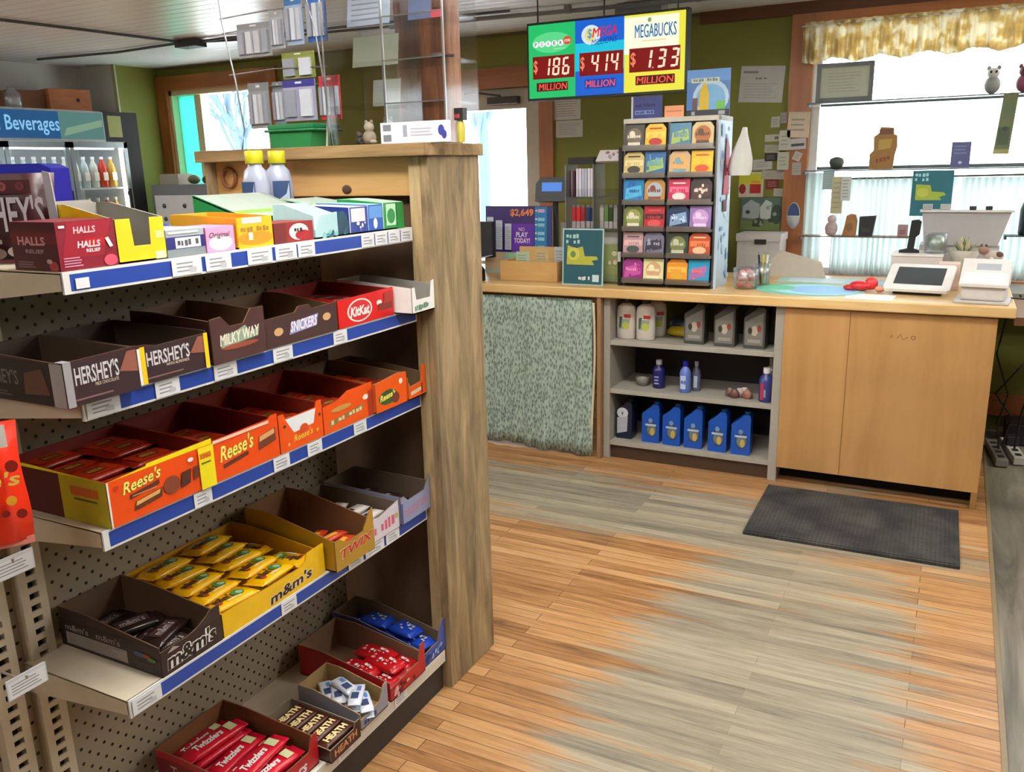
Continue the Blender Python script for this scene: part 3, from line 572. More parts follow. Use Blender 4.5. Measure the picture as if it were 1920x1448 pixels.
def gum4(F): F.rect(0, 0, 1, 1, M('#8c1416')).rect(0, 0, .3, 1, M('#6a120e')).ell(.62, .5, .25, .42, M('#e8dedc')).ell(.72, .32, .2, .25, M('#a01018')).blocks(.5, .48, .72, .72, 3, M('#30181a'))
closed('gum_box', 'small dark red gum box with a white swirl on the top shelf', 'box', 1.374, 1.498, -1.266, z1, .09, .042, M('#7a1210', .4), gum4)
def gum5(F): F.ell(.6, .3, .2, .2, M('#3c8a90')).blots(.2, .1, .9, .6, 6, [M('#7fb8b8'), M('#24566a')], 3, .07)
carton('teal_gum_carton', 'pale teal gum carton with sloping sides on the top shelf', 'carton', 1.506, 1.585, -1.266, z1, .12, [(0, .02), (.2, .05), (1, .055)], .05, .075, M('#a8cdd2', .4), M('#c5d8da'), gum5)
carton('navy_gum_carton', 'dark teal gum carton with a peaked front on the top shelf', 'carton', 1.588, 1.628, -1.268, z1, .16, [(0, .02), (.4, .055), (.6, .055), (1, .03)], .05, .06, M('#173c52', .4), M('#2a5060'), lambda F: F.blots(.1, .1, .9, .9, 4, [M('#27647a')], 2, .1))
def gum6(F): F.rect(.05, .45, .85, .95, M('#dcdce8')).blots(.15, .1, .85, .4, 5, [WH, M('#5566b0')], 2, .07)
carton('gum_carton', 'white and navy gum carton right of the peaked teal one', 'carton', 1.632, 1.70, -1.266, z1, .16, [(0, .062), (1, .062)], .062, .066, M('#26398a', .35), M('#d6dcea'), gum6)
def gum7(F): F.rect(.05, .5, .95, .95, M('#5f94d8')).ell(.45, .3, .14, .2, WH)
carton('gum_carton', 'bright blue gum carton near the far end of the top shelf', 'carton', 1.703, 1.762, -1.266, z1, .16, [(0, .064), (1, .064)], .064, .068, M('#1d50ac', .35), M('#b7d6ee'), gum7)
def gum8(F): F.rect(.12, .15, .6, .95, M('#bfe6c8')).ell(.36, .5, .2, .28, M('#2f8a4a')).rect(.65, 0, 1, 1, M('#157a35'))
carton('gum_carton', 'green gum carton at the far end of the top shelf', 'carton', 1.766, 1.852, -1.266, z1, .145, [(0, .066), (1, .066)], .066, .075, M('#1c8a40', .35), M('#c8ecd0'), gum8)
# folded-back lids behind the front row
def lid(name, label, p, w_, d_, h0, h1, mo, mi, stripe):
    b = MB(); b.slab((0, 0, 0), (1, 0, 0), (0, 0, 1), [(0, 0), (w_, 0), (w_, h0), (0, h0)], .003, mo, mi)
    b.slab((0, d_, 0), (0, -1, 0), (0, 0, 1), [(0, 0), (d_, 0), (d_, h0), (0, h1)], .003, mo, mi); b.slab((w_, 0, 0), (0, 1, 0), (0, 0, 1), [(0, 0), (d_, 0), (d_, h1), (0, h0)], .003, mi, mi)
    b.slab((0, .003, h0-.002), (1, 0, 0), (0, d_, h1-h0), [(0, 0), (w_, 0), (w_, (d_**2+(h1-h0)**2)**.5), (0, (d_**2+(h1-h0)**2)**.5)], .003, mi, mi)
    Fm = Face(b, (0, .003, h0-.002), (1, 0, 0), (0, d_, h1-h0), w_, d_); Fm.rect(0, .2, 1, .32, stripe); Fl = Face(b, (0, d_, 0), (0, -1, 0), (0, 0, 1), d_, h0); Fl.rect(.2, .5, .8, .62, WH)
    return solo(b, name, label, 'box', p, HP)
lid('medicine_carton', 'white carton with green side and lime stripe lying behind the gum', (-1.40, 1.44, z1), .22, .16, .05, .10, M('#0f7a3c', .4), M('#9aa69e'), M('#7cb83a'))
lid('medicine_carton', 'white carton with a mint green band in front of the wooden board', (-1.42, 1.70, z1), .14, .12, .065, .08, M('#8ed0a4', .4), M('#b8c6be'), M('#8cd0a4'))
p = MB(); p.box((-.085, -.012, 0), (.085, .012, .012), M('#2d50a8', .3)); Face(p, (-.085, -.012, .012), (1, 0, 0), (0, 1, 0), .17, .024).lines(.1, .2, .9, .8, 2, M('#a8c0ea'), .5)
for i, (x, y, z, lab) in enumerate([(1.20, -1.42, .045, 'blue gum sleeve lying tilted, upper of the pair'), (1.17, -1.39, .022, 'blue gum sleeve lying tilted, lower of the pair')]):
    o = solo(p, 'gum_sleeve', lab, 'gum pack', (y, x, z1+z), HP) if i == 0 else dup(o, (y, x, z1+z), None, lab); o.rotation_euler = (0, .30, HP)
b = MB(); b.box((0, 0, 0), (.17, .06, .02), M('#8f887d')); solo(b, 'grey_tray', 'grey cardboard tray under the tilted blue gum sleeves', 'tray', (-1.36, 1.11, z1), HP)
def bottle(label, x, y):
    t = thing('spray_bottle', label, 'bottle', (x, y, z1), 0, 'white bottles with yellow caps')
    q = MB(); q.lathe([(.03, 0), (.036, .004), (.037, .10), (.036, .125), (.030, .150), (.02, .160), (.018, .17)], mat=M('#a4aac0', .3), seg=20, sy=.8); 
    F = Face(q, (-.026, -.0302, .055), (1, 0, 0), (0, 0, 1), .052, .072); F.rect(.1, .3, .95, .95, M('#26406c')).poly([(.35, .3), (.9, .3), (.9, .9), (.75, .5)], M('#a8b4d0')).rect(0, .05, 1, .32, M('#c4c014')).text('HEET', .08, .1, .92, .28, M('#20281a'), 0, .03)
    q.build('body', t); q = MB(); q.lathe([(.022, 0), (.023, .001), (.023, .03), (.021, .032)], (0, 0, .168), M('#c8c01a', .4), 16); cp = q.build('cap', t); cp['label'] = 'yellow cap'; return t
t = bottle('white bottle with a yellow cap and blue label, left of the pair', -1.605, 1.695)
dup(t, (-1.605, 1.778, z1), (0, 0, .9), 'white bottle with a yellow cap, right of the pair')
# chocolate pouch, blue bin, small bags
t = thing('chocolate_pouch', 'large dark chocolate pouch with big silver letters at the near end of the top shelf', 'pouch', (-1.512, .948, z1), .50)
def pouch(b, w_, h_, th, mat):
    rs = []
    for i in range(9):
        v = i/8; z = v*h_; k = math.sin(PI*min(1, max(0, (v*.9+.05))))**.6; rs.append([(-w_/2*(1+.03*math.sin(v*9)), 0, z), (-w_/4, -th*k, z), (w_/4, -th*k, z), (w_/2*(1+.03*math.sin(v*7)), 0, z), (w_/4, th*k, z), (-w_/4, th*k, z)])
    b.rings(rs, mat)
b = MB(); pouch(b, .22, .155, .022, MAROON); 
F = Face(b, (-.11, -.0235, 0), (1, 0, 0), (0, 0, 1), .22, .155); F.rect(.1, .78, .86, .93, M('#4a141c')); 
for i, cc in enumerate(('#c99a7a', '#d9c98a', '#9a4450', '#6a2430')): F.ell(.36+i*.14, .86, .035, .05, M(cc)).ell(.36+i*.14, .86, .012, .02, M('#4a3020'))
F.text("HERSHEY'S", .14, .36, .95, .76, M('#c4c1c8', .3), 0, .018).blocks(.2, .22, .6, .29, 7, M('#8f8c90')).ell(.5, .12, .1, .07, M('#6a5a50')).ell(.68, .14, .07, .06, M('#a59a94')).rect(.02, .01, .9, .05, M('#5a2028'))
b.build('pouch_body', t)
b = MB(); b.slab((.099, -.012, 0), (1, 0, 0), (0, 0, 1), [(0, 0), (.018, 0), (.010, .155), (-.002, .158)], .004, M('#a5a3ac', .3, .2)); b.build('foil_edge', t)
b = MB(); b.slab((-.085, 0, 0), (1, 0, 0), (0, 0, 1), [(0, 0), (.17, 0), (.17, .165), (.15, .175), (.02, .175), (0, .165)], .09, M('#0a1084', .35)); solo(b, 'blue_bin', 'deep blue box standing behind the chocolate pouch', 'box', (-1.74, 1.13, z1), .55, bevel=.008)
b = MB(); pouch(b, .05, .09, .01, M('#d9c7cc')); Face(b, (-.025, -.0112, 0), (1, 0, 0), (0, 0, 1), .05, .09).ell(.4, .45, .3, .32, M('#9c9a1c')).rect(.05, .02, .95, .14, M('#c9ccd4')).ell(.7, .85, .2, .1, M('#a0624a'))
solo(b, 'snack_bag', 'small white bag with a yellow-green picture right of the blue box', 'bag', (-1.55, 1.10, z1), .7)
b = MB(); pouch(b, .05, .07, .012, M('#4c1c40')); solo(b, 'snack_bag', 'small purple bag behind the crimson box', 'bag', (-1.48, 1.08, z1), .7)
# ---- second shelf
def hers(txt2):
    def a(F): F.rect(0, 0, 1, 1, M('#2c1018')).text("HERSHEY'S", .13, .46, .72, .88, M('#c9c6cc', .4), 0, .018).text(txt2, .38, .36, .70, .44, M('#d9c9b0')).poly([(.72, .55), (.98, .45), (.98, .98), (.85, .98)], M('#8a5040')).rect(.1, .12, .6, .16, M('#7c5a58'))
    return a
def hersl(F): F.rect(0, 0, 1, 1, M('#241a18')).text("HERSHEY'S", .1, .4, .55, .75, M('#77726f')).poly([(.6, .2), (.85, .25), (.8, .85), (.62, .7)], M('#5a3a2c')).rect(.88, 0, 1, 1, SILVER).lines(.1, .1, .5, .25, 2, M('#5a5654'))
c = carton('chocolate_bar_carton', 'dark open carton with big silver letters at the near end of the second shelf', 'carton', .838, .978, -1.235, z2, .26, [(0, .072), (.1, .074), (1, .076)], .072, .078, MAROON, M('#4a3a2c'), hers('MILK CHOCOLATE'), hersl)
def silv(F): F.rect(0, 0, .1, 1, SILVER)
b = MB(); b.box((0, 0, 0), (.014, .0008, .074), M('#b9b6bf', .3, .4)); b.box((0, 0, .0735), (.014, .02, .0742), M('#b9b6bf', .3, .4)); o = b.build('silver_stripe', c); o.location = (0, -.0012, 0)
c = carton('chocolate_bar_carton', 'dark open carton with silver letters and yellow edges on the second shelf', 'carton', .988, 1.152, -1.252, z2, .26, [(0, .07), (.12, .07), (.3, .064), (1, .066)], .07, .075, MAROON, M('#4a3a2c'), lambda F: (hers('WITH ALMONDS')(F), F.rect(0, 0, .05, 1.02, WH), F.rect(.05, 0, .11, 1.05, YEL), F.rect(.93, 0, .99, 1.04, YEL)))
def mw(F): F.rect(0, 0, 1, 1, M('#43201e')).poly([(.15, .42), (.85, .55), (.88, .8), (.7, .72), (.62, .95), (.4, .8), (.2, .78)], M('#8aa08a')).text('MILKY WAY', .14, .48, .88, .8, M('#ece4d2'), .15, .03, .08).ell(.5, .40, .34, .08, M('#8a4028'))
carton('chocolate_bar_carton', 'brown carton with a scooped front and green and white lettering on the second shelf', 'carton', 1.16, 1.305, -1.25, z2, .22, [(0, .088), (.2, .09), (.35, .068), (.6, .068), (.75, .094), (1, .094)], .085, .095, M('#43201e', .45), M('#6b5138'), mw)
def snk(F): F.rect(0, 0, 1, 1, M('#3a1a18')).poly([(.3, .3), (.68, .4), (.72, .82), (.34, .7)], M('#8c8cc0')).text('SNICKERS', .32, .36, .70, .74, M('#e8e0ee'), .2, .03, .05).ell(.16, .5, .06, .14, M('#c79a6a')).ell(.84, .62, .06, .14, M('#c79a6a'))
carton('chocolate_bar_carton', 'dark brown low carton with a violet lettered patch on the second shelf', 'carton', 1.312, 1.545, -1.256, z2, .22, [(0, .062), (.4, .064), (.45, .075), (.6, .075), (.65, .064), (1, .066)], .06, .08, M('#3a1a18', .45), M('#6b5138'), snk)
def kk(F): F.rect(0, 0, 1, 1, M('#cf1216', .35)).ell(.37, .5, .22, .42, WH).ell(.37, .5, .195, .37, M('#c4141a')).text('KitKat', .2, .3, .54, .66, WH, .2, .04).ell(.72, .6, .05, .1, WH).rect(.7, .3, .96, .55, M('#7a2418')).poly([(.8, .5), (.95, .55), (.95, .95), (.82, .9)], M('#9a2a1c'))
c = carton('wafer_bar_carton', 'bright red wafer bar carton on the second shelf', 'carton', 1.552, 1.775, -1.258, z2, .24, [(0, .066), (1, .07)], .066, .075, M('#cf1216', .35), M('#8a1a14'), kk)
def wt(F): F.blocks(.1, .15, .72, .6, 8, M('#3f7a60'), 3, .2)
carton('mint_carton', 'white carton with green writing jutting over the end of the second shelf', 'carton', 1.782, 1.885, -1.205, z2, .24, [(0, .066), (.12, .068), (.18, .035), (.80, .035), (.86, .074), (1, .078)], .066, .08, WH, M('#8f8a84'), wt)
# ---- third shelf: orange peanut butter cups
def ree(big=True):
    def a(F):
        F.rect(0, 0, 1, 1, M('#e24a06', .35))
        if big: F.rect(.0, 0, .015, 1, WH)
        F.text("Reese's", .12, .60, .48, .88, M('#4c7a20'), .25, .035, .1).text("Reese's", .125, .605, .475, .875, M('#f2e06a'), .25, .02, .1).poly([(.18, .46), (.45, .56), (.45, .66), (.18, .56)], M('#5a2412')).rect(.2, .505, .42, .53, M('#b98a5a')) if big else None
        F.poly([(.2, .18), (.46, .26), (.47, .46), (.22, .38)], M('#5a2814')).poly([(.22, .28), (.44, .35), (.45, .44), (.23, .37)], M('#d9a45c')).ell(.56, .42, .08, .2, M('#7a3a20')).poly([(.64, .25), (.74, .3), (.76, .62), (.66, .6)], M('#4c2014')).poly([(.77, .32), (.82, .34), (.84, .62), (.78, .62)], M('#5c2818'))
        F.ell(.76, .82, .03, .05, WH).rect(.05, .8, .09, .87, M('#b02a10'))
        F.rect(.84, 0, 1, 1.0, M('#e9d80a')).rect(.85, .72, .97, .86, M('#e58e10')).rect(.86, .6, .96, .64, M('#6a6a20')).text('KING', .86, .74, .96, .84, M('#c04a10')); return F
    return a
def reel(F): F.rect(0, 0, .55, 1, M('#4c100c')).rect(.55, 0, 1, 1, M('#b5a80c')).rect(.65, .6, .92, .8, M('#c0600c')).rect(.68, .5, .9, .54, M('#5a5412'))
R1 = carton('peanut_butter_cup_carton', 'large orange carton with yellow corners and a cup picture on the third shelf', 'carton', .897, 1.136, -1.256, z3, .275, [(0, .084), (.35, .088), (.36, .092), (1, .094)], .084, .09, M('#e9d80a', .4), M('#7a1a0a'), ree(), reel)
def ree2(F):
    F.rect(0, 0, 1, 1, M('#e24a06', .35)); F.text("Reese's", .08, .42, .60, .82, M('#4c7a20'), .25, .035, .08).text("Reese's", .085, .425, .595, .81, M('#f2e06a'), .25, .02, .08).poly([(.12, .26), (.5, .36), (.5, .46), (.12, .36)], M('#5a2412'))
    F.poly([(.66, .35), (.95, .45), (.95, .78), (.68, .68)], M('#6a3018')).poly([(.68, .55), (.93, .63), (.93, .76), (.69, .68)], M('#d0a066')); F.rect(.0, .93, .85, 1, M('#f0c8b4'))
carton('peanut_butter_cup_carton', 'orange carton with a pale top edge and lettering, second from the near end', 'carton', 1.139, 1.322, -1.258, z3, .28, [(0, .086), (.85, .088), (.9, .094), (1, .094)], .084, .09, M('#e24a06', .35), M('#7a1a0a'), ree2)
def ree3(F): F.rect(0, 0, 1, 1, M('#e2500e', .35)).poly([(.15, .98), (.85, .98), (.78, .55), (.32, .5)], M('#dfe4e8')).ell(.55, .52, .1, .14, M('#d04510')).text("Reese's", .3, .2, .75, .42, M('#e0b83a'), .2, .02, .05).ell(.12, .78, .03, .05, M('#5a1c10')).ell(.93, .75, .03, .05, M('#5a1c10')).ell(.85, .3, .03, .06, M('#f0a030')).ell(.18, .2, .03, .05, M('#f0a030'))
carton('peanut_butter_candy_carton', 'orange carton with a white shield shape on its front, third from the near end', 'carton', 1.325, 1.468, -1.258, z3, .28, [(0, .086), (.12, .086), (.16, .074), (.84, .074), (.88, .088), (1, .088)], .08, .09, M('#e2500e', .35), M('#8a2a12'), ree3)
def ree4(F): F.rect(0, 0, 1, 1, M('#e2500e', .35)).poly([(.1, .2), (.8, .38), (.8, .58), (.1, .4)], M('#8a6a3a')).blocks(.14, .25, .78, .42, 9, M('#d9c890'), 4, .2).ell(.35, .75, .2, .1, M('#b98a40')).ell(.85, .8, .06, .1, M('#f4dcd0')).rect(.9, 0, 1, 1, M('#a02c0c'))
carton('peanut_butter_bar_carton', 'orange carton with brown slanted lettering, fourth from the near end', 'carton', 1.471, 1.66, -1.258, z3, .28, [(0, .066), (.3, .07), (.5, .084), (1, .084)], .074, .09, M('#e2500e', .35), M('#8a2a12'), ree4)
def ree5(F): F.rect(0, 0, 1, 1, M('#e2560f', .35)).ell(.38, .42, .3, .25, M('#30501c')).text("Reese's", .12, .32, .62, .55, M('#f0d860'), .2, .03, .08).ell(.62, .3, .12, .18, M('#6a2a18')).ell(.8, .8, .06, .1, M('#f4e0d4'))
carton('peanut_butter_cup_carton', 'orange carton with a green-backed word, fifth from the near end', 'carton', 1.664, 1.80, -1.25, z3, .26, [(0, .076), (.7, .084), (1, .08)], .076, .09, M('#e2560f', .35), M('#7a6248'), ree5)
carton('peanut_butter_bar_carton', 'low orange carton with raised ends at the far end of the third shelf', 'carton', 1.803, 1.885, -1.245, z3, .26, [(0, .05), (.1, .035), (.7, .04), (.75, .082), (1, .084)], .06, .084, M('#e2560f', .35), M('#7a6248'), lambda F: F.poly([(.1, .3), (.7, .45), (.7, .75), (.1, .6)], M('#d9c0a0')).rect(.72, .2, .78, 1, M('#6a2210')))
def rp(F): F.rect(0, 0, 1, 1, M('#b02c0a', .3)).rect(.25, .2, .75, .8, M('#5a1a10')).text("REESE", .3, .35, .7, .65, M('#d0a030'))
pr = solo(pack(.105, .058, .014, M('#8c1e0a', .3), art=rp), 'peanut_butter_cup_pack', 'orange-red wrapped candy pack stacked inside the orange cartons', 'candy pack', group='packs in the orange cartons')
cells = [(.06+.115*i, .045+.062*j, .048+.006*((i+j) % 2)+.004*j) for j in range(4) for i in range(2)]
fill(pr, (-1.256, .897, z3), cells, group='x', jit=.08)
for y0, n in ((1.139, 1), (1.325, 1), (1.471, 1), (1.664, 1)):
    for j in range(3):
        for q_ in range(3): dup(pr, (-1.30-.065*j, y0+.075, z3+.006+.018*q_), (0, 0, HP+.05*j-.02*q_))
# hanging orange bag
t = thing('candy_bag', 'orange-red candy bag with yellow dots hanging at the left edge', 'bag', (-1.30, .70, .945), 1.05)
b = MB(); pouch(b, .15, .195, .02, M('#d92a0c', .3)); F = Face(b, (-.075, -.0215, 0), (1, 0, 0), (0, 0, 1), .15, .195); F.rect(.2, .82, .9, 1, WH).text("Reese's", .1, .5, .96, .62, M('#f0d860'), .2, .02).ell(.85, .38, .05, .04, M('#f0a82a')).ell(.78, .28, .04, .03, M('#7a140c')).ell(.9, .66, .06, .05, M('#8c1a0c')).ell(.6, .3, .05, .04, M('#e0902a')).ell(.92, .26, .05, .04, M('#8c1a0c')).ell(.45, .22, .05, .04, M('#7a140c')); b.build('bag_body', t)
b = MB(); b.box((-.075, -.002, -.008), (.075, .002, .004), M('#e88a80', .3)); b.build('crimped_seal', t)
# ---- fourth shelf
def mmb(F): F.rect(0, 0, 1, 1, M('#2e1c1a')).text("m&m's", .08, .14, .90, .82, WH, .1, .09, .1).text("m&m's", .085, .155, .895, .80, M('#1c100e'), .1, .03, .1).poly([(.1, .84), (.3, .84), (.2, 1.0)], M('#a89a94'))
def mmbl(F): F.rect(0, 0, 1, 1, M('#2a1c1a')).text("m&m's", .06, .62, .3, .85, M('#8a7c74')).text("m&m's", .38, .62, .62, .85, M('#8a7c74')).rect(.06, .12, .68, .55, M('#8f8680')).lines(.08, .14, .66, .52, 6, M('#6a625e'), .4).ell(.8, .6, .05, .09, M('#3a4c6a')).ell(.87, .6, .04, .07, M('#8a2c24')).ell(.92, .52, .04, .07, M('#4c6a2c')).lines(.76, .1, .95, .35, 3, M('#4c3c3a'))
B1 = carton('chocolate_candy_carton', 'brown open carton with white rounded letters at the near end of the fourth shelf', 'carton', .96, 1.112, -1.262, z4, .29, [(0, .052), (.45, .052), (.62, .058), (.78, .07), (.84, .078), (1, .08)], .062, .085, M('#2e1c1a', .4), M('#5c4632'), mmb, mmbl)
dk = lambda F: F.rect(.1, .15, .9, .85, M('#3c2a28', .3)).text("m&m's", .2, .25, .8, .75, M('#a8a0a0'))
db = solo(pack(.115, .055, .016, M('#241614', .25), art=dk), 'chocolate_candy_bag', 'dark brown candy bag lying in the brown open carton', 'candy bag', group='bags in the brown carton')
fill(db, (-1.262, .96, z4), [(.075, .06, .006, 0), (.08, .125, .006, .2), (.07, .19, .008, -.2), (.085, .09, .022, .35), (.075, .17, .024, -.35), (.075, .25, .006, .1)], jit=.1)
def mmy(F): F.rect(0, 0, 1, 1, M('#e7b70c', .35)).text("m&m's", .42, .1, .86, .62, WH, .1, .06, .18).text("m&m's", .425, .11, .855, .61, M('#301c10'), .1, .03, .18)
Y1 = carton('peanut_candy_carton', 'yellow open carton heaped with candy bags on the fourth shelf', 'carton', 1.116, 1.438, -1.262, z4, .29, [(0, .054), (.42, .05), (.74, .05), (.80, .058), (.82, .074), (1, .076)], .054, .08, M('#e7b70c', .35), M('#b9850c'), mmy)
yb = lambda F: F.text("m&m's", .02, .28, .62, .85, M('#3a2410'), 0, .05).ell(.74, .5, .16, .36, M('#3f7a30')).ell(.78, .45, .08, .2, M('#9ab890')).ell(.1, .2, .07, .14, M('#b0301c')).rect(.3, .05, .7, .14, WH)
yp = solo(pack(.118, .062, .018, M('#e3ac0c', .25), art=yb), 'peanut_candy_bag', 'yellow candy bag heaped in the yellow carton on the fourth shelf', 'candy bag', group='bags in the yellow carton')
fill(yp, (-1.262, 1.116, z4), [(.070+.122*i, .048+.048*j, .032+.0085*j+.004*(i % 2), (-.10, .06, .12)[(i+j) % 3]) for j in range(5) for i in range(2)] + [(.279, .075+.125*j, .026, 1.57) for j in range(2)], lean=-.10, jit=.03)
def twx(F): F.rect(0, 0, 1, 1, M('#a8801c', .3)).text('TWIX', .12, .4, .95, .82, M('#e9d0c8'), .2, .05, .1).text('TWIX', .13, .42, .94, .8, M('#c01c24'), .2, .025, .1)
T1 = carton('caramel_bar_carton', 'gold open carton with red slanted letters on the fourth shelf', 'carton', 1.448, 1.60, -1.235, z4, .28, [(0, .078), (.12, .078), (.3, .06), (.72, .062), (.9, .10), (1, .11)], .078, .12, M('#a8801c', .3), M('#7a5636'), twx)
tp = solo(pack(.1, .03, .014, M('#c03a1c', .3), art=lambda F: F.rect(.2, .2, .8, .8, M('#d9a030'))), 'caramel_bar', 'red and gold wrapped bar inside the gold carton', 'chocolate bar', group='bars in the gold carton')
fill(tp, (-1.235, 1.448, z4), [(.075, .04, .03, .3), (.08, .08, .034, -.2), (.07, .12, .03, .2), (.075, .05, .005), (.075, .1, .005)], jit=.1)
def wp(F): F.rect(0, 0, 1, 1, M('#cfc8d4')).blocks(.12, .2, .85, .7, 6, M('#c85a78'), 8, .1).rect(0, 0, .08, 1, M('#5a2c80')).ell(.9, .6, .06, .12, M('#a8a060'))
carton('peanut_bar_carton', 'white carton with pink letters right of the gold one', 'carton', 1.612, 1.738, -1.255, z4, .26, [(0, .065), (.3, .06), (1, .075)], .07, .08, M('#d3ccd8', .4), M('#6a5a4a'), wp)
pp = solo(pack(.1, .035, .016, M('#d9d4d0', .3), art=lambda F: F.rect(.2, .2, .5, .8, M('#3a3030'))), 'peanut_bar', 'white wrapped bar lying in the pink-lettered carton', 'chocolate bar', group='bars in the pink-lettered carton')
fill(pp, (-1.255, 1.612, z4), [(.062, .05, .035, .1), (.062, .1, .04, -.1), (.062, .16, .035, .2)])
def gb(F): F.rect(0, 0, 1, 1, M('#8a90b0')).text('3 MUSKETEERS', .1, .25, .92, .6, M('#c26a88'), .2, 0, .15).rect(0, 0, .06, 1, M('#3c4a90'))
carton('grey_bar_carton', 'grey-blue carton with a scooped front at the far end of the fourth shelf', 'carton', 1.742, 1.885, -1.25, z4, .26, [(0, .075), (.1, .078), (.25, .06), (.8, .062), (.92, .085), (1, .1)], .08, .085, M('#8a90b0', .4), M('#6a5a4a'), gb)
kp = solo(pack(.1, .035, .016, M('#2a1c24', .3), art=lambda F: F.rect(.2, .2, .8, .7, M('#8c8894'))), 'dark_candy_bar', 'dark wrapped bar in the shade of the grey-blue carton', 'chocolate bar', group='bars in the grey-blue carton')
fill(kp, (-1.25, 1.742, z4), [(.07, .06, .02, .1), (.075, .11, .024, -.2), (.07, .17, .03, .2)])
# ---- bottom deck
RD = M('#a5101c', .35)
carton('red_licorice_carton', 'large red carton of licorice packs at the near end of the bottom shelf', 'carton', 1.12, 1.33, -1.235, z5, .30, [(0, .05), (.85, .05), (.9, .085), (1, .085)], .07, .085, RD, M('#7a5030'), lambda F: F.text('Twizzlers', .1, .2, .8, .8, M('#e8d0d0'), .2, .03), lambda F: F.rect(0, .3, 1, .95, M('#701018')).text('Twizzlers', .15, .4, .6, .8, M('#c98a90')))
lp = solo(pack(.17, .05, .02, M('#c4122c', .25), art=lambda F: F.text('Twizzlers', .05, .25, .7, .8, WH, .2, .04).rect(.8, .1, .98, .9, M('#c9d0a0'))), 'licorice_pack', 'crimson licorice pack with white letters in the large red carton', 'candy pack', group='packs in the large red carton')
fill(lp, (-1.235, 1.12, z5), [(.105, .05+.055*j, .03+.004*(j % 2), .05*((j % 3)-1)) for j in range(5)] + [(.1, .08, .052, .1), (.1, .22, .055, -.1)], jit=.06)
def hth(F): F.rect(0, 0, 1, 1, M('#3c1c14')).text('HEATH', .12, .25, .88, .78, M('#d08a5a'), 0, .03, .1)
carton('toffee_bar_carton', 'small brown carton of toffee bars on the bottom shelf', 'carton', 1.338, 1.452, -1.205, z5, .22, [(0, .036), (.8, .036), (.85, .05), (1, .05)], .036, .045, M('#3c1c14', .4), M('#8a7a66'), hth)
hp = solo(pack(.108, .034, .013, M('#4a2418', .3), art=lambda F: F.text('HEATH', .02, .15, .98, .9, M('#f0dca0'), 0, .05)), 'toffee_bar', 'brown toffee bar with cream letters in the small brown carton', 'chocolate bar', group='toffee bars in the small brown carton')
fill(hp, (-1.205, 1.338, z5), [(.057, .03+.037*j, .026+.001*j, 0) for j in range(5)], jit=.03)
carton('mint_patty_carton', 'open carton of white and blue wrapped patties on the bottom shelf', 'carton', 1.47, 1.585, -1.215, z5, .2, [(0, .03), (.7, .035), (.85, .07), (1, .075)], .045, .075, M('#8a8c9a', .4), M('#a08456'), lambda F: F.blocks(.1, .2, .7, .8, 5, M('#2c3c80')))
wp_ = solo(pack(.09, .036, .016, M('#d5dcec', .25), art=lambda F: F.rect(.1, .2, .5, .9, M('#33446c')).rect(.6, .1, .9, .5, M('#5a7ab8'))), 'mint_patty_pack', 'white and blue wrapped candy in the open carton on the bottom shelf', 'candy pack', group='white and blue packs on the bottom shelf')
fill(wp_, (-1.215, 1.47, z5), [(.055, .03, .032, .9), (.06, .07, .036, 1.1), (.05, .11, .036, .7), (.065, .10, .052, 1.3), (.05, .05, .05, .5), (.055, .15, .03, .9)], jit=.1)
carton('red_candy_carton', 'red open carton of speckled candy bags on the bottom shelf', 'carton', 1.60, 1.765, -1.215, z5, .31, [(0, .04), (.8, .045), (.88, .09), (1, .092)], .055, .092, M('#b3141a', .35), M('#7c5f48'), lambda F: F.blots(.1, .2, .8, .8, 14, [M('#d9b0b0'), M('#6a0c10')], 4, .04))
sp_ = solo(pack(.12, .06, .022, M('#b8141c', .25), art=lambda F: F.blots(.05, .1, .95, .9, 16, [WH, M('#e88a90'), M('#5c0c12')], 5, .05)), 'speckled_candy_bag', 'red and white speckled candy bag in the red open carton', 'candy bag', group='bags in the red open carton')
fill(sp_, (-1.215, 1.60, z5), [(.085, .072, .012, 1.5), (.037, .07, .014, 1.57), (.13, .072, .014, 1.5), (.085, .08, .036, 1.5), (.04, .13, .03, 1.5), (.122, .135, .03, 1.6)], jit=.08)
carton('blue_candy_carton', 'blue open carton of candy bags at the far end of the bottom shelf', 'carton', 1.772, 1.885, -1.222, z5, .32, [(0, .04), (.65, .045), (.75, .08), (.9, .1), (1, .1)], .05, .1, M('#3a50a0', .35), M('#7c6a58'), lambda F: F.blots(.1, .2, .9, .8, 14, [M('#9ab0e0'), M('#1c2c6a')], 6, .05))
bp_ = solo(pack(.1, .06, .022, M('#1c40b0', .2), art=lambda F: F.blots(.05, .1, .95, .9, 14, [M('#c8d4e0'), M('#8aa0c8'), M('#c9b870')], 7, .05)), 'blue_candy_bag', 'shiny blue speckled candy bag in the blue open carton', 'candy bag', group='bags in the blue open carton')
fill(bp_, (-1.222, 1.772, z5), [(.057, .06, .03, 1.5), (.057, .165, .036, 1.6), (.057, .25, .04, 1.55), (.057, .10, .056, 1.45), (.057, .2, .062, 1.6)], jit=.1)

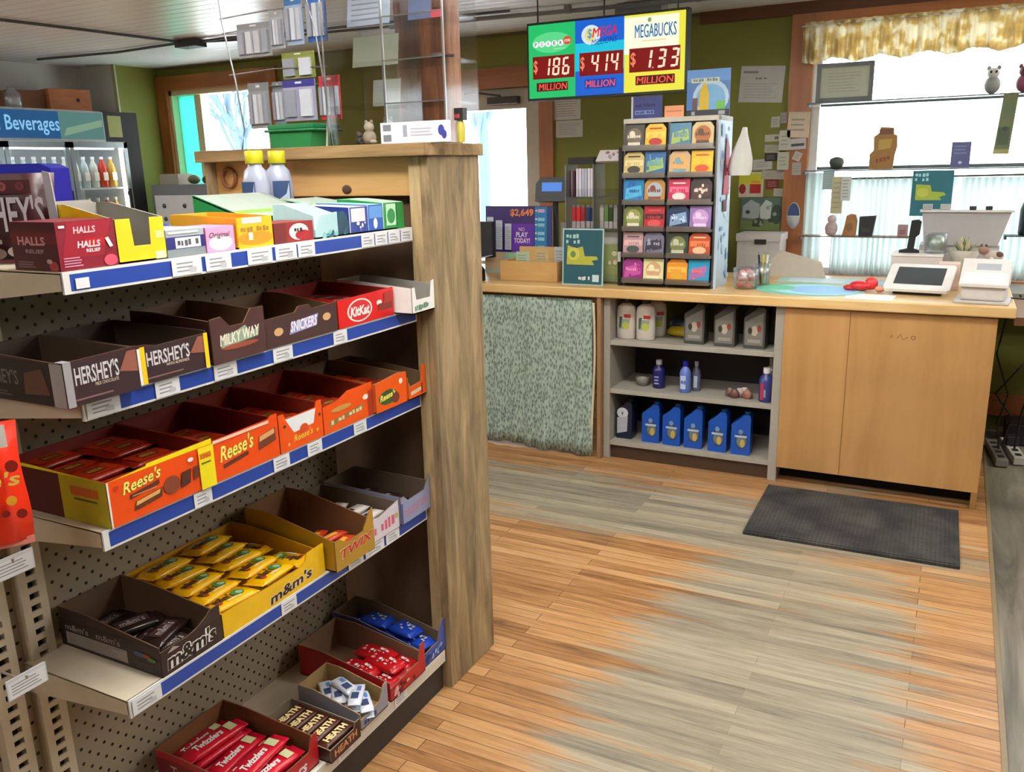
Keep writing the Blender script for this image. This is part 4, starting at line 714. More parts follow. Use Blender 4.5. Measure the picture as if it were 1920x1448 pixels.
wb = solo(pack(.2, .045, .013, M('#7a1010', .3), art=lambda F: F.text('KitKat', .2, .2, .8, .8, M('#c9a0a0'))), 'wafer_bar', 'dark red wafer bar lying inside the bright red carton', 'chocolate bar', group='bars in the bright red carton')
fill(wb, (-1.258, 1.552, z2), [(.112, .04+.05*j, .035) for j in range(4)], jit=.03)
hb_ = solo(pack(.13, .05, .012, M('#2c1016', .3), art=lambda F: F.text("HERSHEY'S", .1, .25, .9, .8, M('#8a868c'))), 'chocolate_bar', 'dark chocolate bar lying inside the silver-lettered cartons', 'chocolate bar', group='bars in the silver-lettered cartons')
fill(hb_, (-1.235, .838, z2), [(.07, .06+.055*j, .02) for j in range(3)], jit=.03)
for j in range(3): dup(hb_, (-1.32-.055*j, 1.07, z2+.02), (0, 0, HP))

# ================================================================ on top of the wooden cap
ZT = 1.5625
acr = thing('clear_display_case', 'tall clear acrylic case with shelves on the wooden cap before the timber post', 'display case', (-1.55, 1.93, ZT))
def cpart(name, boxes, mat):
    q = MB()
    for a, b_ in boxes: q.box(a, b_, mat)
    return q.build(name, acr)
AW, AD, AH = .375, .17, .55
cpart('panel', [((0, 0, 0), (.003, AD, AH)), ((AW, 0, 0), (AW+.003, AD, AH)), ((.195, 0, 0), (.198, AD, AH)), ((0, 0, 0), (.195, .003, AH)), ((0, AD-.003, 0), (AW, AD, AH))], ACRYL)
cpart('shelf', [((.0, 0, z), (AW, AD, z+.004)) for z in (.0, .10, .205, .31, .42)], ACRYL)
cpart('edge', [((x, -.003, 0), (x+w_, .002, AH)) for x, w_ in ((0, .003), (.191, .006), (AW, .004))] + [((.195, -.003, z), (AW, .0, z+.003)) for z in (.10, .205, .31, .42)], ACRYL_EDGE)
q = MB(); q.box((0, 0, 0), (.205, .012, .052), M('#d5d5e4', .4)); F = q.front((0, 0, 0), (.205, .012, .052)); F.rect(.04, .1, .16, .42, M('#6c7078')).rect(.04, .6, .16, .9, M('#6c7078')).rect(.34, .3, .4, .85, M('#8f93a0')).lines(.45, .3, .8, .75, 3, M('#b0b2c0'), .4).ell(.9, .55, .045, .25, M('#2a3284')).ell(.94, .35, .035, .2, M('#2a3284'))
solo(q, 'white_product_box', 'long white box with dark blue marks at the front of the wooden cap', 'box', (-1.352, 1.895, ZT))
q = MB(); q.lathe([(.010, 0), (.011, .04), (.006, .055), (.006, .06)], mat=M('#b3a83a', .4), seg=12); q.box((-.013, -.011, .055), (.013, .011, .085), M('#141414')); q.box((-.011, -.0115, .06), (.003, -.011, .07), M('#a02c30'))
solo(q, 'lighter', 'yellow and black lighter standing at the end of the wooden cap', 'lighter', (-1.142-.03, 2.0, ZT))
rr = random.Random(11)
def figure(label, x, z, c1, c2, h=.05):
    q = MB(); q.sph((0, 0, h*.3), h*.32, h*.3, h*.32, M(c1)); q.sph((0, 0, h*.75), h*.24, h*.22, h*.24, M(c2)); q.sph((-h*.15, 0, h*.97), h*.08, h*.06, h*.1, M(c1)); q.sph((h*.15, 0, h*.97), h*.08, h*.06, h*.1, M(c1)); q.sph((h*.28, -h*.1, h*.1), h*.14, h*.2, h*.1, M(c2))
    solo(q, 'figurine', label, 'figurine', (x, 2.0, ZT+z))
figure('small dark figurine at the bottom left of the clear case', -1.50, .0045, '#3a3230', '#5a4c46', .035); figure('small beige figurine at the bottom of the clear case', -1.465, .0045, '#b0a08c', '#c9bca8', .06); figure('small grey figurine at the bottom of the clear case next to the divider', -1.40, .0045, '#7c7670', '#958f88', .065)
def folded(label, x0, x1, z0, z1, col, lines=True, y=2.03, name='paper_sheet', cat='paper'):
    q = MB(); q.slab((0, 0, 0), (1, 0, 0), (0, .15, 1), [(0, 0), (x1-x0, 0), (x1-x0, z1-z0), (0, z1-z0)], .002, M(col, .6))
    if lines: Face(q, (0, 0, 0), (1, 0, 0), (0, .15, 1), x1-x0, z1-z0).lines(.1, .1, .9, .9, 5, M('#8f949e'), .25)
    solo(q, name, label, cat, (x0, y, z0))
folded('cream sheet at the top left inside the clear case', -1.545, -1.44, ZT+.425, ZT+.53, '#c9bba8'); folded('pale blue-white packet inside the clear case below the cream sheet', -1.54, -1.40, ZT+.315, ZT+.40, '#bccade'); folded('grey-green packet inside the clear case, middle shelf', -1.53, -1.38, ZT+.21, ZT+.29, '#8e9482', False)
folded('small blue photo card on the upper right shelf of the clear case', -1.34, -1.27, ZT+.315, ZT+.365, '#46506e', False); folded('red card lying low in the upper right compartment of the clear case', -1.27, -1.235, ZT+.315, ZT+.335, '#a03444', False); folded('grey card box in the left half of the clear case', -1.47, -1.38, ZT+.105, ZT+.175, '#8f9488')
q = MB(); q.sph((0, 0, .008), .022, .01, .008, M('#2c2020')); q.tube([(0, 0, .008), (.03, 0, .006), (.05, 0, .004)], .004, M('#2c2020')); solo(q, 'small_pipe', 'dark pipe-shaped item on the right shelf of the clear case', 'pipe', (-1.235, 2.0, ZT+.21))
# wire rack with hanging cards, left of the case
WIRE = M('#8c8e90', .3, .8)
wr = thing('wire_card_rack', 'hooked wire rack of hanging cards standing on the wooden cap', 'rack', (-1.918, 1.98, ZT))
for nm, pts in (('wire_upright', [(.0, 0, 0), (.018, 0, .06), (.0, 0, .2), (-.03, 0, .36), (-.045, 0, .6)]), ('wire_upright', [(.32, 0, .0), (.335, 0, .07), (.31, 0, .3), (.27, 0, .45), (.24, 0, .6)])):
    q = MB(); q.tube(pts, .0025, WIRE); q.build(nm, wr)
for z in (.17, .215, .33, .37): 
    q = MB(); q.tube([(-.03+(z-.2)*-.1, .01, z), (.15, .0, z+.005), (.33, .01, z)], .002, WIRE); q.build('wire_crossbar', wr)
q = MB(); q.tube([(.335, -.02, .0), (.345, -.02, .085), (.36, -.02, .0), (.335, -.02, .0)], .003, M('#b9d0b4', .3)); q.build('wire_foot', wr)
def blister(label, x0, z0, x1, z1, cb, ct, n, y=1.972, seed=1, lean=0):
    t_ = thing('card_pack', label, 'hanging pack', (x0, y, z0), lean, 'hanging packs on the wire rack'); W_, H_ = x1-x0, z1-z0
    q = MB(); q.box((0, 0, 0), (W_, .004, H_), M(cb, .5)); F = q.front((0, 0, 0), (W_, .004, H_)); F.rect(0, .82, 1, 1, M(ct)).rect(.4, .9, .6, .95, M('#d9dadc')); q.build('backing_card', t_)
    q = MB()
    for i in range(n): a = W_*(i+.12)/n; q.box((a, -.007, H_*.1), (a+W_*.7/n, 0, H_*.75), M(('#b8bcc8', '#8f93a0', '#cdd3e0')[(i+seed) % 3], .25))
    q.build('items', t_)
blister('wide grey pack of small items, top left of the wire rack', -1.885, ZT+.255, -1.765, ZT+.345, '#8c8c90', '#7c7c80', 4)
blister('grey-white pack with upright strips, top row of the wire rack', -1.76, ZT+.27, -1.715, ZT+.37, '#9598a4', '#8c8c90', 4)
blister('blue-topped clear pack, top row of the wire rack', -1.705, ZT+.275, -1.645, ZT+.40, '#8fa0c0', '#1f5f90', 3)
blister('bright blue pack at the right end of the top row on the wire rack', -1.64, ZT+.28, -1.575, ZT+.41, '#2f5ca8', '#4a4c8c', 3, 1.985)
blister('tall grey pack, lower left of the wire rack', -1.865, ZT+.06, -1.79, ZT+.185, '#7f8284', '#6c7074', 4)
blister('grey pack with silver strips, lower row of the wire rack', -1.785, ZT+.07, -1.745, ZT+.185, '#76808a', '#6c7074', 3, 1.985)
blister('pack with a dark blue header and two pale blisters, lower row of the wire rack', -1.735, ZT+.075, -1.62, ZT+.185, '#9a98b4', '#22207a', 2)
blister('red pack half behind the clear case', -1.615, ZT+.075, -1.545, ZT+.19, '#c03444', '#b02c3c', 5, 1.985)
blister('olive pack hanging above the green box', -1.745, ZT+.19, -1.63, ZT+.26, '#7c8440', '#70782c', 2, 1.99)
t = thing('green_storage_box', 'translucent green box with a dark green lid on the wooden cap', 'box', (-1.772, 1.94, ZT))
q = MB(); q.slab((0, 0, 0), (1, 0, 0), (0, 0, 1), [(.008, 0), (.148, 0), (.155, .045), (0, .045)], .12, M('#2c7c46', .25)); q.build('tub', t)
q = MB(); q.box((-.012, -.008, .045), (.167, .128, .052), M('#127040', .4)); q.box((-.005, 0, .052), (.16, .12, .066), M('#127040', .4)); q.build('lid', t, bevel=.003)

# ================================================================ the counter
YC = 4.0
b = MB(); b.box((-2.75, 3.955, .852), (.245, 4.78, .898), EDGEWOOD); tag(b.build('countertop', bevel=.006), 'long blond wooden countertop running across the back of the shop', 'countertop')
# make the origin sensible
sh = thing('open_shelf_unit', 'grey painted open shelf unit under the counter holding oil bottles', 'shelf unit', (-1.55, YC, 0))
SG = M('#9a968c', .5); 
def sp(name, a, c, mat=SG, bev=.002): q = MB(); q.box(a, c, mat); return q.build(name, sh, bevel=bev)
sp('side_panel', (0, 0, 0), (.035, .42, .851)); sp('side_panel', (.845, 0, 0), (.885, .42, .851))
for z, d in ((.605, .40), (.352, .38), (.072, .40)): sp('shelf', (.035, .004, z), (.845, d, z+.024))
sp('back_panel', (.035, .40, .0), (.845, .415, .60), M('#1a1714')); sp('kick_board', (.035, .02, 0), (.845, .035, .071), M('#3f2c1c'))
fp = thing('counter_front', 'plain varnished plywood counter front with an open gap along the floor', 'counter cabinet', (-.664, YC, 0))
def fpp(name, a, c, mat=PLY, bev=.002): q = MB(); q.box(a, c, mat); return q.build(name, fp, bevel=bev)
pn = fpp('front_panel', (0, -.01, .075), (.85, .01, .845))
q = MB(); q.box((.28, -.0108, .08), (.283, -.0098, .84), M('#7c5528')); rr = random.Random(2); q.tube([(.45, -.011, .735), (.455, -.011, .75), (.46, -.011, .74)], .0012, M('#6b3f1c')); q.tube([(.475, -.011, .735), (.49, -.011, .755), (.5, -.011, .73), (.52, -.011, .745)], .0012, M('#6b3f1c')); q.torus((.54, -.011, .742), .008, .0012, M('#6b3f1c'), 'y', 12, 5); q.build('pencil_marks', pn)
fpp('side_panel', (.83, .01, 0), (.85, .72, .845), grain('end_panel_wood', '#75502a', '#9a6c3a', 2, 3, 8, .6)); fpp('foot', (.825, -.012, 0), (.85, .01, .075), M('#8a6636')); fpp('back_panel', (0, .10, .0), (.83, .11, .845), M('#0c0a08', .9))  # back_panel: near-black sheet added for the shade in the floor gap
q = MB()
def curt(u_, v_):
    x = -2.71+1.105*u_; z = .835-(.822+.006*math.sin(u_*20))*v_; y = 3.985+.008*math.sin(u_*70+v_*2)*(.3+v_)+.006*math.sin(u_*25)-.02*v_*v_*(u_ > .7)
    return (x, y, z)
q.sheet(curt, 110, 12, leafy()); q.sheet(lambda u_, v_: (-1.605+.012*u_+.008*math.sin(v_*5), 3.985-.01*v_, .82-.80*v_), 1, 10, M('#cfc4a8', .8)); 
t = solo(q, 'cupboard_curtain', 'green-grey leaf patterned curtain hanging under the counter beside the shelf unit', 'curtain', solid=.003)
q = MB(); q.box((-2.75, 4.0, .80), (-1.575, 4.02, .851), M('#7c5a34')); tag(q.build('curtain_rail'), 'wooden rail under the countertop that carries the leaf patterned curtain', 'rail')
q = MB(); q.box((-1.572, 3.965, 0), (-1.552, 4.0, .85), M('#8d6a48')); tag(q.build('wooden_batten'), 'narrow upright batten between the curtain and the shelf unit', 'batten')
# lower ledge at the right of the counter
b = MB(); b.box((.25, 4.1, .80), (.75, 4.7, .835), M('#7a5434', .5)); b.box((.70, 4.15, 0), (.74, 4.2, .8), M('#7a5434', .5)); b.box((.70, 4.6, 0), (.74, 4.65, .8), M('#5a4a2c', .5)) ; tag(b.build('side_table'), 'low brown side table past the right end of the counter', 'table')
# ---------------------------------------------------------------- bottles in the shelf unit
def oil(name, label, x, y, z, w_, h_, d_, mat, art, cap, neck='right', group=None):
    t_ = thing(name, label, 'bottle', (x, y, z), 0, group)
    q = MB(); q.slab((0, 0, 0), (1, 0, 0), (0, 0, 1), [(0.004, 0), (w_-.004, 0), (w_, .006), (w_, h_*.90), (w_*.92, h_*.97), (w_*.62, h_*.97), (w_*.5, h_*.90), (0.0, h_*.72), (0, .006)], d_, mat)
    F = Face(q, (0, 0, 0), (1, 0, 0), (0, 0, 1), w_, h_); art(F); q.build('body', t_, bevel=.006)
    q = MB(); q.cyl((w_*.77, d_*.5, h_*.955), w_*.17, h_*.07, cap, 14); q.build('cap', t_); return t_
OB = M('#0c48a4', .3)
def oart(F): F.ell(.55, .34, .33, .2, M('#2a3a58')).ell(.55, .33, .26, .15, M('#5c6a70')).ell(.6, .28, .13, .1, M('#b09a50')).rect(.2, .42, .82, .47, M('#a8b8cc')).ell(.5, .56, .12, .06, M('#6a86a8'))
o0 = oil('oil_bottle', 'x', -1.356, 4.05, .0965, .092, .212, .07, OB, oart, M('#16407c'), group=None)
for i, (x, lab) in enumerate([(-1.356, 'blue oil bottle on the bottom shelf, nearest the dark bottle with the white label'), (-1.245, 'blue oil bottle on the bottom shelf, second from the left'), (-1.132, 'blue oil bottle on the bottom shelf, middle of the five'), (-1.008, 'blue oil bottle on the bottom shelf, fourth from the left'), (-.893, 'blue oil bottle on the bottom shelf, nearest the plywood front')]):
    if i == 0: o0['label'] = lab; o0['group'] = 'blue oil bottles on the bottom shelf'
    else: dup(o0, (x, 4.05-.004*i, .0965), (0, 0, .03*(-1)**i), lab, 'blue oil bottles on the bottom shelf')
oil('oil_bottle', 'dark blue bottle with a white label at the left end of the bottom shelf', -1.50, 4.06, .0965, .085, .205, .08, M('#141c38', .3), lambda F: F.ell(.4, .68, .36, .14, M('#c9ccd8')).poly([(.05, .12), (.7, .2), (.74, .6), (.05, .55)], M('#a9adb9')).poly([(.3, .74), (.4, .6), (.5, .74), (.4, .68)], M('#2c3450')), M('#10131c'))
JG = M('#3f403f', .35)
def jart(F): F.poly([(.06, .08), (.9, .08), (.9, .85), (.06, .62)], M('#6b6963')).ell(.5, .42, .16, .12, M('#a59a86')).ell(.3, .42, .1, .08, M('#2c2824')).ell(.72, .48, .1, .08, M('#7a2c20')).rect(.2, .14, .8, .22, M('#8a877f'))
g0 = oil('oil_jug', 'x', -1.155, 4.06, .6295, .10, .205, .085, JG, jart, M('#161616'))
for i, (x, lab) in enumerate([(-1.15, 'grey oil jug on the top shelf of the unit, left of the three'), (-1.0, 'grey oil jug on the top shelf of the unit, middle of the three'), (-.858, 'grey oil jug on the top shelf of the unit, beside the plywood front')]):
    if i == 0: g0['label'] = lab; g0['group'] = 'grey oil jugs'; g0.location.x = x
    else: dup(g0, (x, 4.05, .6295), (0, 0, 0), lab, 'grey oil jugs')
for i, (x, lab) in enumerate([(-1.03, 'black oil jug behind the left grey jug'), (-.885, 'black oil jug behind the middle grey jug'), (-.79, 'black oil jug behind the right grey jug')]):
    k = oil('oil_jug', lab, x, 4.19, .6295, .06 if i < 2 else .05, .20, .08, M('#101010', .3), lambda F: F.rect(.2, .1, .7, .3, M('#1c1c1c')), M('#0c0c0c'), group='black oil jugs')
def wart(F): F.rect(.45, .66, .95, .78, M('#b0202c')).poly([(.1, .25), (.75, .3), (.9, .62), (.3, .62)], M('#8c9488')).ell(.6, .38, .26, .13, M('#a8b440')).poly([(.1, .3), (.25, .3), (.35, .7), (.12, .68)], M('#3c4440'))
def wbot(label, x, y):
    t_ = thing('fuel_additive_bottle', label, 'bottle', (x, y, .6295), 0, 'white bottles on the top shelf of the unit'); q = MB()
    q.lathe([(.042, 0), (.05, .005), (.05, .14), (.045, .165), (.025, .18), (.016, .185)], mat=M('#d6d1c8', .35), seg=20, sy=.6); Face(q, (-.036, -.0302, .02), (1, 0, 0), (0, 0, 1), .072, .14) and wart(Face(q, (-.036, -.0305, .015), (1, 0, 0), (0, 0, 1), .072, .145)); q.build('body', t_)
    q = MB(); q.cyl((0, 0, .184), .018, .018, M('#3a3a38'), 14); q.build('cap', t_); return t_
t = wbot('white bottle with a red and green label, leftmost on the top shelf', -1.46, 4.09); dup(t, (-1.355, 4.085, .6295), (0, 0, 0), 'white bottle with a red and green label, second from the left'); dup(t, (-1.335, 4.20, .6295), (0, 0, .4), 'white bottle standing behind the second one on the top shelf of the unit')
q = MB(); q.lathe([(.05, 0), (.075, .006), (.08, .02), (.06, .045), (.02, .05)], mat=M('#b8a018', .35), seg=20, sy=.6); q.lathe([(.075, .0), (.07, .02), (.04, .04), (.01, .045)], (0, .03, .045), M('#1e2a44', .4), 20, 1, .6); solo(q, 'coiled_strap', 'yellow and navy coiled strap on the top shelf between the bottles and jugs', 'strap', (-1.215, 4.25, .6295))
q = MB(); q.lathe([(.02, 0), (.032, .004), (.038, .04), (.036, .042), (.03, .008), (.001, .006)], mat=M('#78766e', .4), seg=18); q.sph((0, 0, .03), .03, .028, .014, M('#a39e90')); solo(q, 'small_bowl', 'small grey bowl on the middle shelf of the unit', 'bowl', (-1.385, 4.14, .3765))
def smallb(name, label, x, y, r_, h_, c1, c2, cc, art):
    t_ = thing(name, label, 'bottle', (x, y, .3765)); q = MB(); q.lathe([(r_*.9, 0), (r_, .004), (r_, h_*.62), (r_*.8, h_*.74), (r_*.4, h_*.82), (r_*.4, h_*.85)], mat=M(c1, .3), seg=18); F = Face(q, (-r_*.6, -r_*1.005, h_*.08), (1, 0, 0), (0, 0, 1), r_*1.2, h_*.5); art(F); q.build('body', t_)
    q = MB(); q.cyl((0, 0, h_*.84), r_*.5, h_*.16, M(cc, .35), 14); q.build('cap', t_)
smallb('additive_bottle', 'small dark blue bottle with a white cap on the middle shelf', -1.292, 4.12, .032, .145, '#1a1c60', '', '#b9b9c0', lambda F: F.lines(.1, .1, .8, .8, 3, M('#8c8cc0'), .4))
smallb('additive_bottle', 'blue and white bottle with a deep blue cap on the middle shelf', -1.143, 4.08, .028, .16, '#5a70b8', '', '#1a1a8c', lambda F: F.rect(0, .1, .8, .95, M('#b0c0e0')).blocks(.1, .4, .8, .7, 3, M('#2c3c90')))
smallb('additive_bottle', 'slim grey and blue bottle just behind the blue and white one', -1.10, 4.13, .022, .15, '#5a6078', '', '#8a8ca0', lambda F: F.rect(.2, .1, .9, .9, M('#a9b4cc')))
smallb('additive_bottle', 'red and blue bottle with a white cap at the right end of the middle shelf', -.742, 4.06, .034, .165, '#35407c', '', '#e0dcdc', lambda F: F.rect(0, 0, .35, 1, M('#a8243c')).rect(.4, .15, .6, .6, M('#8a90b4')))
smallb('additive_bottle', 'grey bottle behind the red and blue one on the middle shelf', -.738, 4.17, .03, .19, '#8e8c88', '', '#a9a6a0', lambda F: F.rect(.1, .1, .9, .9, M('#75736e')))
rr = random.Random(9); 
for k, (dx, dy, c_) in enumerate([(-.045, 0, '#6a4c44'), (0, .01, '#a89c98'), (.04, -.01, '#8a5a4c'), (-.02, -.02, '#5c3a34'), (.02, .03, '#b9aeaa')]):
    q = MB(); q.rings([[(math.cos(a)*.026*s_+rr.uniform(-.004, .004), math.sin(a)*.018*s_, z_) for a in [i*PI/4 for i in range(8)]] for s_, z_ in ((.6, 0), (1, .012), (.8, .03), (.3, .045))], M(c_, .5))
    solo(q, 'small_packet', ('crumpled brown packet, left of the heap on the middle shelf', 'pale packet in the middle of the heap on the middle shelf', 'reddish packet, right of the heap on the middle shelf', 'dark red packet at the front of the heap on the middle shelf', 'whitish packet at the back of the heap on the middle shelf')[k], 'packet', (-.872+dx, 4.08+dy, .3765), group='packets heaped on the middle shelf')
q = MB(); q.box((0, 0, 0), (.80, .585, .012), mat_mat()); q.box((.012, .012, .012), (.788, .573, .014), mat_mat()); solo(q, 'rubber_mat', 'black ribbed rubber mat on the floor in front of the plywood counter front', 'floor mat', (-.672, 3.325, .0005), .015)

# ================================================================ things on the counter
ZK = .8985
# ---- scratch ticket dispenser
dsp = thing('ticket_dispenser', 'tall clear ticket dispenser of twelve bins standing on the counter', 'dispenser', (-1.488, 4.10, ZK), .02)
DW, DH, DD = .46, .785, .26
q = MB(); q.box((0, .0, 0), (.01, DD, DH), ACRYL_EDGE); q.box((DW-.01, 0, 0), (DW, DD, DH), ACRYL_EDGE); q.box((.222, 0, 0), (.236, DD, DH), M('#4c4e50', .4)); q.box((0, DD-.01, 0), (DW, DD, DH), M('#8c8f92', .4)); q.box((0, .0, 0), (DW, DD, .012), M('#0f0f10')); q.build('frame', dsp)
q = MB(); q.box((-.022, -.01, 0), (-.002, .2, DH*.86), M('#0c0c0c', .4)); q.box((-.023, -.012, .12), (-.006, -.01, .17), M('#b0b2b8', .3)); q.build('black_side_post', dsp)
rows = 6; rh = (DH-.02)/rows
T = [[('#3a3732', '#6a6250', '#e6e0d0'), ('#e2b92c', '#f4d868', '#b0342c'), ('#2f6f8c', '#a9c060', '#4f86b0'), ('#c9b27a', '#a8642c', '#4c3c2c')],
     [('#cdb878', '#e0d8a0', '#3c382c'), ('#2c5f96', '#9cb85a', '#5aa0c0'), ('#c9a87c', '#e0a860', '#6a98a8'), ('#e3b91c', '#e8c83c', '#c8501c')],
     [('#1c78b4', '#4cb0d8', '#2c509c'), ('#b0803c', '#a8b4c0', '#7a3a2c'), ('#b8244c', '#e06a8c', '#f0dcd8'), ('#2a1c1c', '#4c2c28', '#e0d4c4')],
     [('#5c6830', '#8a9450', '#d8d4c0'), ('#a82430', '#3a1418', '#c84c50'), ('#182c50', '#7c9cc0', '#c4d8ec'), ('#8a70ac', '#c098d0', '#e0c8ec')],
     [('#b08a90', '#d8b0b4', '#3a4448'), ('#6c6a80', '#2a2834', '#9c9ab4'), ('#30382c', '#6a7440', '#b8b8a0'), ('#b04a24', '#e07844', '#f0b890')],
     [('#8a2c78', '#b84c9c', '#e08cb8'), ('#d8d4a0', '#c89c78', '#e8e4b8'), ('#e08c2c', '#e8b848', '#d0a020'), ('#1c90bc', '#9c64a0', '#e0686c')]]
TXT = [[None, None, 'BINGO', None], [None, 'BINGO', None, '7'], [None]*4, [None]*4, [None]*4, [None]*4]
for r_ in range(rows):
    z0 = DH-rh*(r_+1)
    for h_ in range(2):
        x0 = .01+h_*.226; q = MB(); q.box((x0, -.045, z0), (x0+.212, .1, z0+.01), M('#7b7f83', .3)); q.box((x0, -.047, z0), (x0+.212, -.045, z0+.026), ACRYL_EDGE); q.build('bin', dsp)
    for k in range(4):
        c1, c2, c3 = T[r_][k]; x0 = .012+k*.106+(.014 if k > 1 else 0); hh = rh*.86; q = MB()
        pts = [(0, 0), (.102, 0), (.102, hh*.8), (.084, hh), (.018, hh), (0, hh*.8)] if (r_+k) % 2 else [(0, 0), (.102, 0), (.102, hh), (0, hh)]
        q.slab((0, 0, 0), (1, 0, 0), (0, .12, 1), pts, .006, M(c1, .35)); F = Face(q, (0, 0, 0), (1, 0, 0), (0, .12, 1), .102, hh)
        if (r_+k) % 3 == 0: F.ell(.5, .5, .38, .36, M(c2)).rect(.2, .1, .8, .25, M(c3)).ell(.4, .6, .14, .14, M(c3))
        elif (r_+k) % 3 == 1: F.rect(.05, .42, .95, .66, M(c2)).ell(.5, .25, .32, .16, M(c3)).rect(.2, .78, .8, .84, M(c3))
        else: F.poly([(.08, .12), (.92, .3), (.85, .75), (.12, .6)], M(c2)).blots(.15, .15, .85, .85, 6, [M(c3), M(c1)], r_*4+k, .07)
        if TXT[r_][k]: F.text(TXT[r_][k], .2 if len(TXT[r_][k]) > 1 else .38, .40, .82 if len(TXT[r_][k]) > 1 else .66, .62, M(c3 if (r_+k) % 3 != 1 else c1), 0, .03)
        else: F.blocks(.18, .42, .82, .58, 6, M(c3 if (r_+k) % 3 != 1 else c1), r_*7+k)
        row = ('top', 'second', 'third', 'fourth', 'fifth', 'bottom')[r_]; col = ('first', 'second', 'third', 'last')[k]
        R = .02; px = x0*math.cos(R)+.034*math.sin(R); py = x0*math.sin(R)-.034*math.cos(R)
        solo(q, 'lottery_ticket', '%s scratch ticket in the %s row of the dispenser, %s from the left' % ({0: 'square', 1: 'clipped-corner'}[(r_+k) % 2], row, col) if k < 3 else '%s scratch ticket at the right end of the %s row of the dispenser' % ({0: 'square', 1: 'clipped-corner'}[(r_+k) % 2], row), 'lottery ticket', (-1.488+px, 4.10+py, ZK+z0+.0118), R, group='scratch tickets in the dispenser')
q = MB(); q.box((DW, .0, .0), (DW+.012, .25, DH+.02), M('#b9d0e4', .4)); F = Face(q, (DW, -.001, 0), (1, 0, 0), (0, 0, 1), .012, DH); Fr = Face(q, (DW+.0125, 0, 0), (0, 1, 0), (0, 0, 1), .25, DH+.02); Fr.blots(.1, .05, .9, .95, 26, [M('#7fa8d8'), M('#d8e4ee'), M('#a8c4e0')], 8, .09).poly([(.25, .55), (.75, .55), (.7, .82), (.45, .9)], M('#b0344c')).rect(.3, .45, .6, .52, M('#5a1c2c'))
q.build('printed_side_panel', dsp)
q = MB(); q.box((0, 0, DH), (DW+.012, .24, DH+.022), M('#c9c4b8', .4)); q.build('top_panel', dsp)
def board(name, label, cat, x0, x1, z0, z1, y, mat, art=None, th=.004, lean=0, rz=0, group=None, bevel=0):
    q = MB(); w_, h_ = x1-x0, z1-z0; q.slab((0, 0, 0), (1, 0, 0), (0, lean, 1), [(0, 0), (w_, 0), (w_, h_), (0, h_)], th, mat)
    if art: art(Face(q, (0, 0, 0), (1, 0, 0), (0, lean, 1), w_, h_))
    return solo(q, name, label, cat, (x0, y, z0), rz, group, bevel=bevel)
ZD = ZK+DH+.0225
def rb(F): F.rect(0, .75, 1, 1, M('#5f90d0')).ell(.56, .4, .42, .38, M('#b8d4ec')).ell(.56, .38, .34, .31, M('#7ab0dc')).rect(.1, .72, .75, .82, M('#d0dcb8')).poly([(.3, .12), (.52, .12), (.52, .5), (.45, .7), (.38, .7), (.3, .5)], M('#d0b030')).rect(.14, .1, .26, .4, M('#5a4038')).rect(.7, .12, .9, .32, M('#6ab050')).rect(0, 0, 1, .14, M('#20242c')).rect(.12, .03, .2, .11, M('#9aa0a8')).rect(.75, .03, .9, .11, M('#9aa0a8')).blocks(.15, .74, .72, .81, 9, M('#5c7490'))
board('small_poster', 'square blue poster with a rainbow and gold bottle on top of the ticket dispenser', 'poster', -1.205, -1.0, ZD, ZD+.21, 4.19, M('#3c68a8', .4), rb, .005)
board('small_sign', 'navy blue sign on top of the ticket dispenser, left corner', 'sign', -1.475, -1.32, ZD, ZD+.105, 4.17, M('#2c3470', .4), lambda F: (F.rect(0, 0, .06, 1, M('#c8c8c8')), F.blocks(.14, .52, .8, .68, 12, M('#141a44')), F.rect(.12, .2, .75, .38, M('#6a80b4')), F.blocks(.16, .23, .72, .35, 8, M('#26305c'))), .005)
board('sticky_note', 'orange paper note on top of the ticket dispenser between the signs', 'note', -1.31, -1.215, ZD, ZD+.055, 4.18, M('#eba078', .6), lambda F: F.rect(.1, .5, .9, .6, M('#d07a50')), .002)
q = MB(); q.rings([[(x*w_+(.02*v_), y*.03, .22*v_) for x, y in ((-1, 0), (-.5, -1), (.1, -.7), (.6, -1), (1, 0), (.5, 1), (-.5, 1))] for v_, w_ in ((0, .052), (.12, .06), (.35, .055), (.6, .038), (.85, .018), (1, .008))], M('#dcdcd6', .6)); solo(q, 'plastic_bag', 'white plastic bag hanging off the right side of the ticket dispenser', 'bag', (-.955, 4.24, 1.43), 0)
# ---- clear accessory rack
rk = thing('accessory_rack', 'clear acrylic counter rack of lighters left of the ticket dispenser', 'rack', (-1.815, 4.13, ZK))
RW, RH = .295, .60
q = MB(); 
for x in (0, RW-.006, .152): q.box((x, 0, 0), (x+.006, .16, RH), ACRYL_EDGE)
q.box((0, .155, .0), (RW, .16, RH), ACRYL); q.build('frame', rk)
for z in (0, .27, .43): q = MB(); q.box((0, 0, z), (RW, .16, z+.008), ACRYL_EDGE); q.box((0, -.004, z), (RW, 0, z+.05), ACRYL); q.build('tray', rk)
q = MB(); q.box((.01, .02, RH), (.15, .15, RH+.035), M('#101010')); q.build('black_header', rk)
q = MB(); q.slab((.155, .02, RH+.013), (1, 0, 0), (0, .5, 1), [(.005, 0), (.14, 0), (.145, .06), (.02, .06)], .02, M('#c4c0c0', .5)); F = Face(q, (.175, .02, RH+.013), (1, 0, 0), (0, .5, 1), .11, .06); F.blots(.1, .2, .9, .8, 7, [M('#7a5a60'), M('#8c8890')], 2, .08); solo(q, 'receipt_roll', 'crumpled printed paper on top of the clear accessory rack', 'paper', (-1.815, 4.13, ZK), 0)
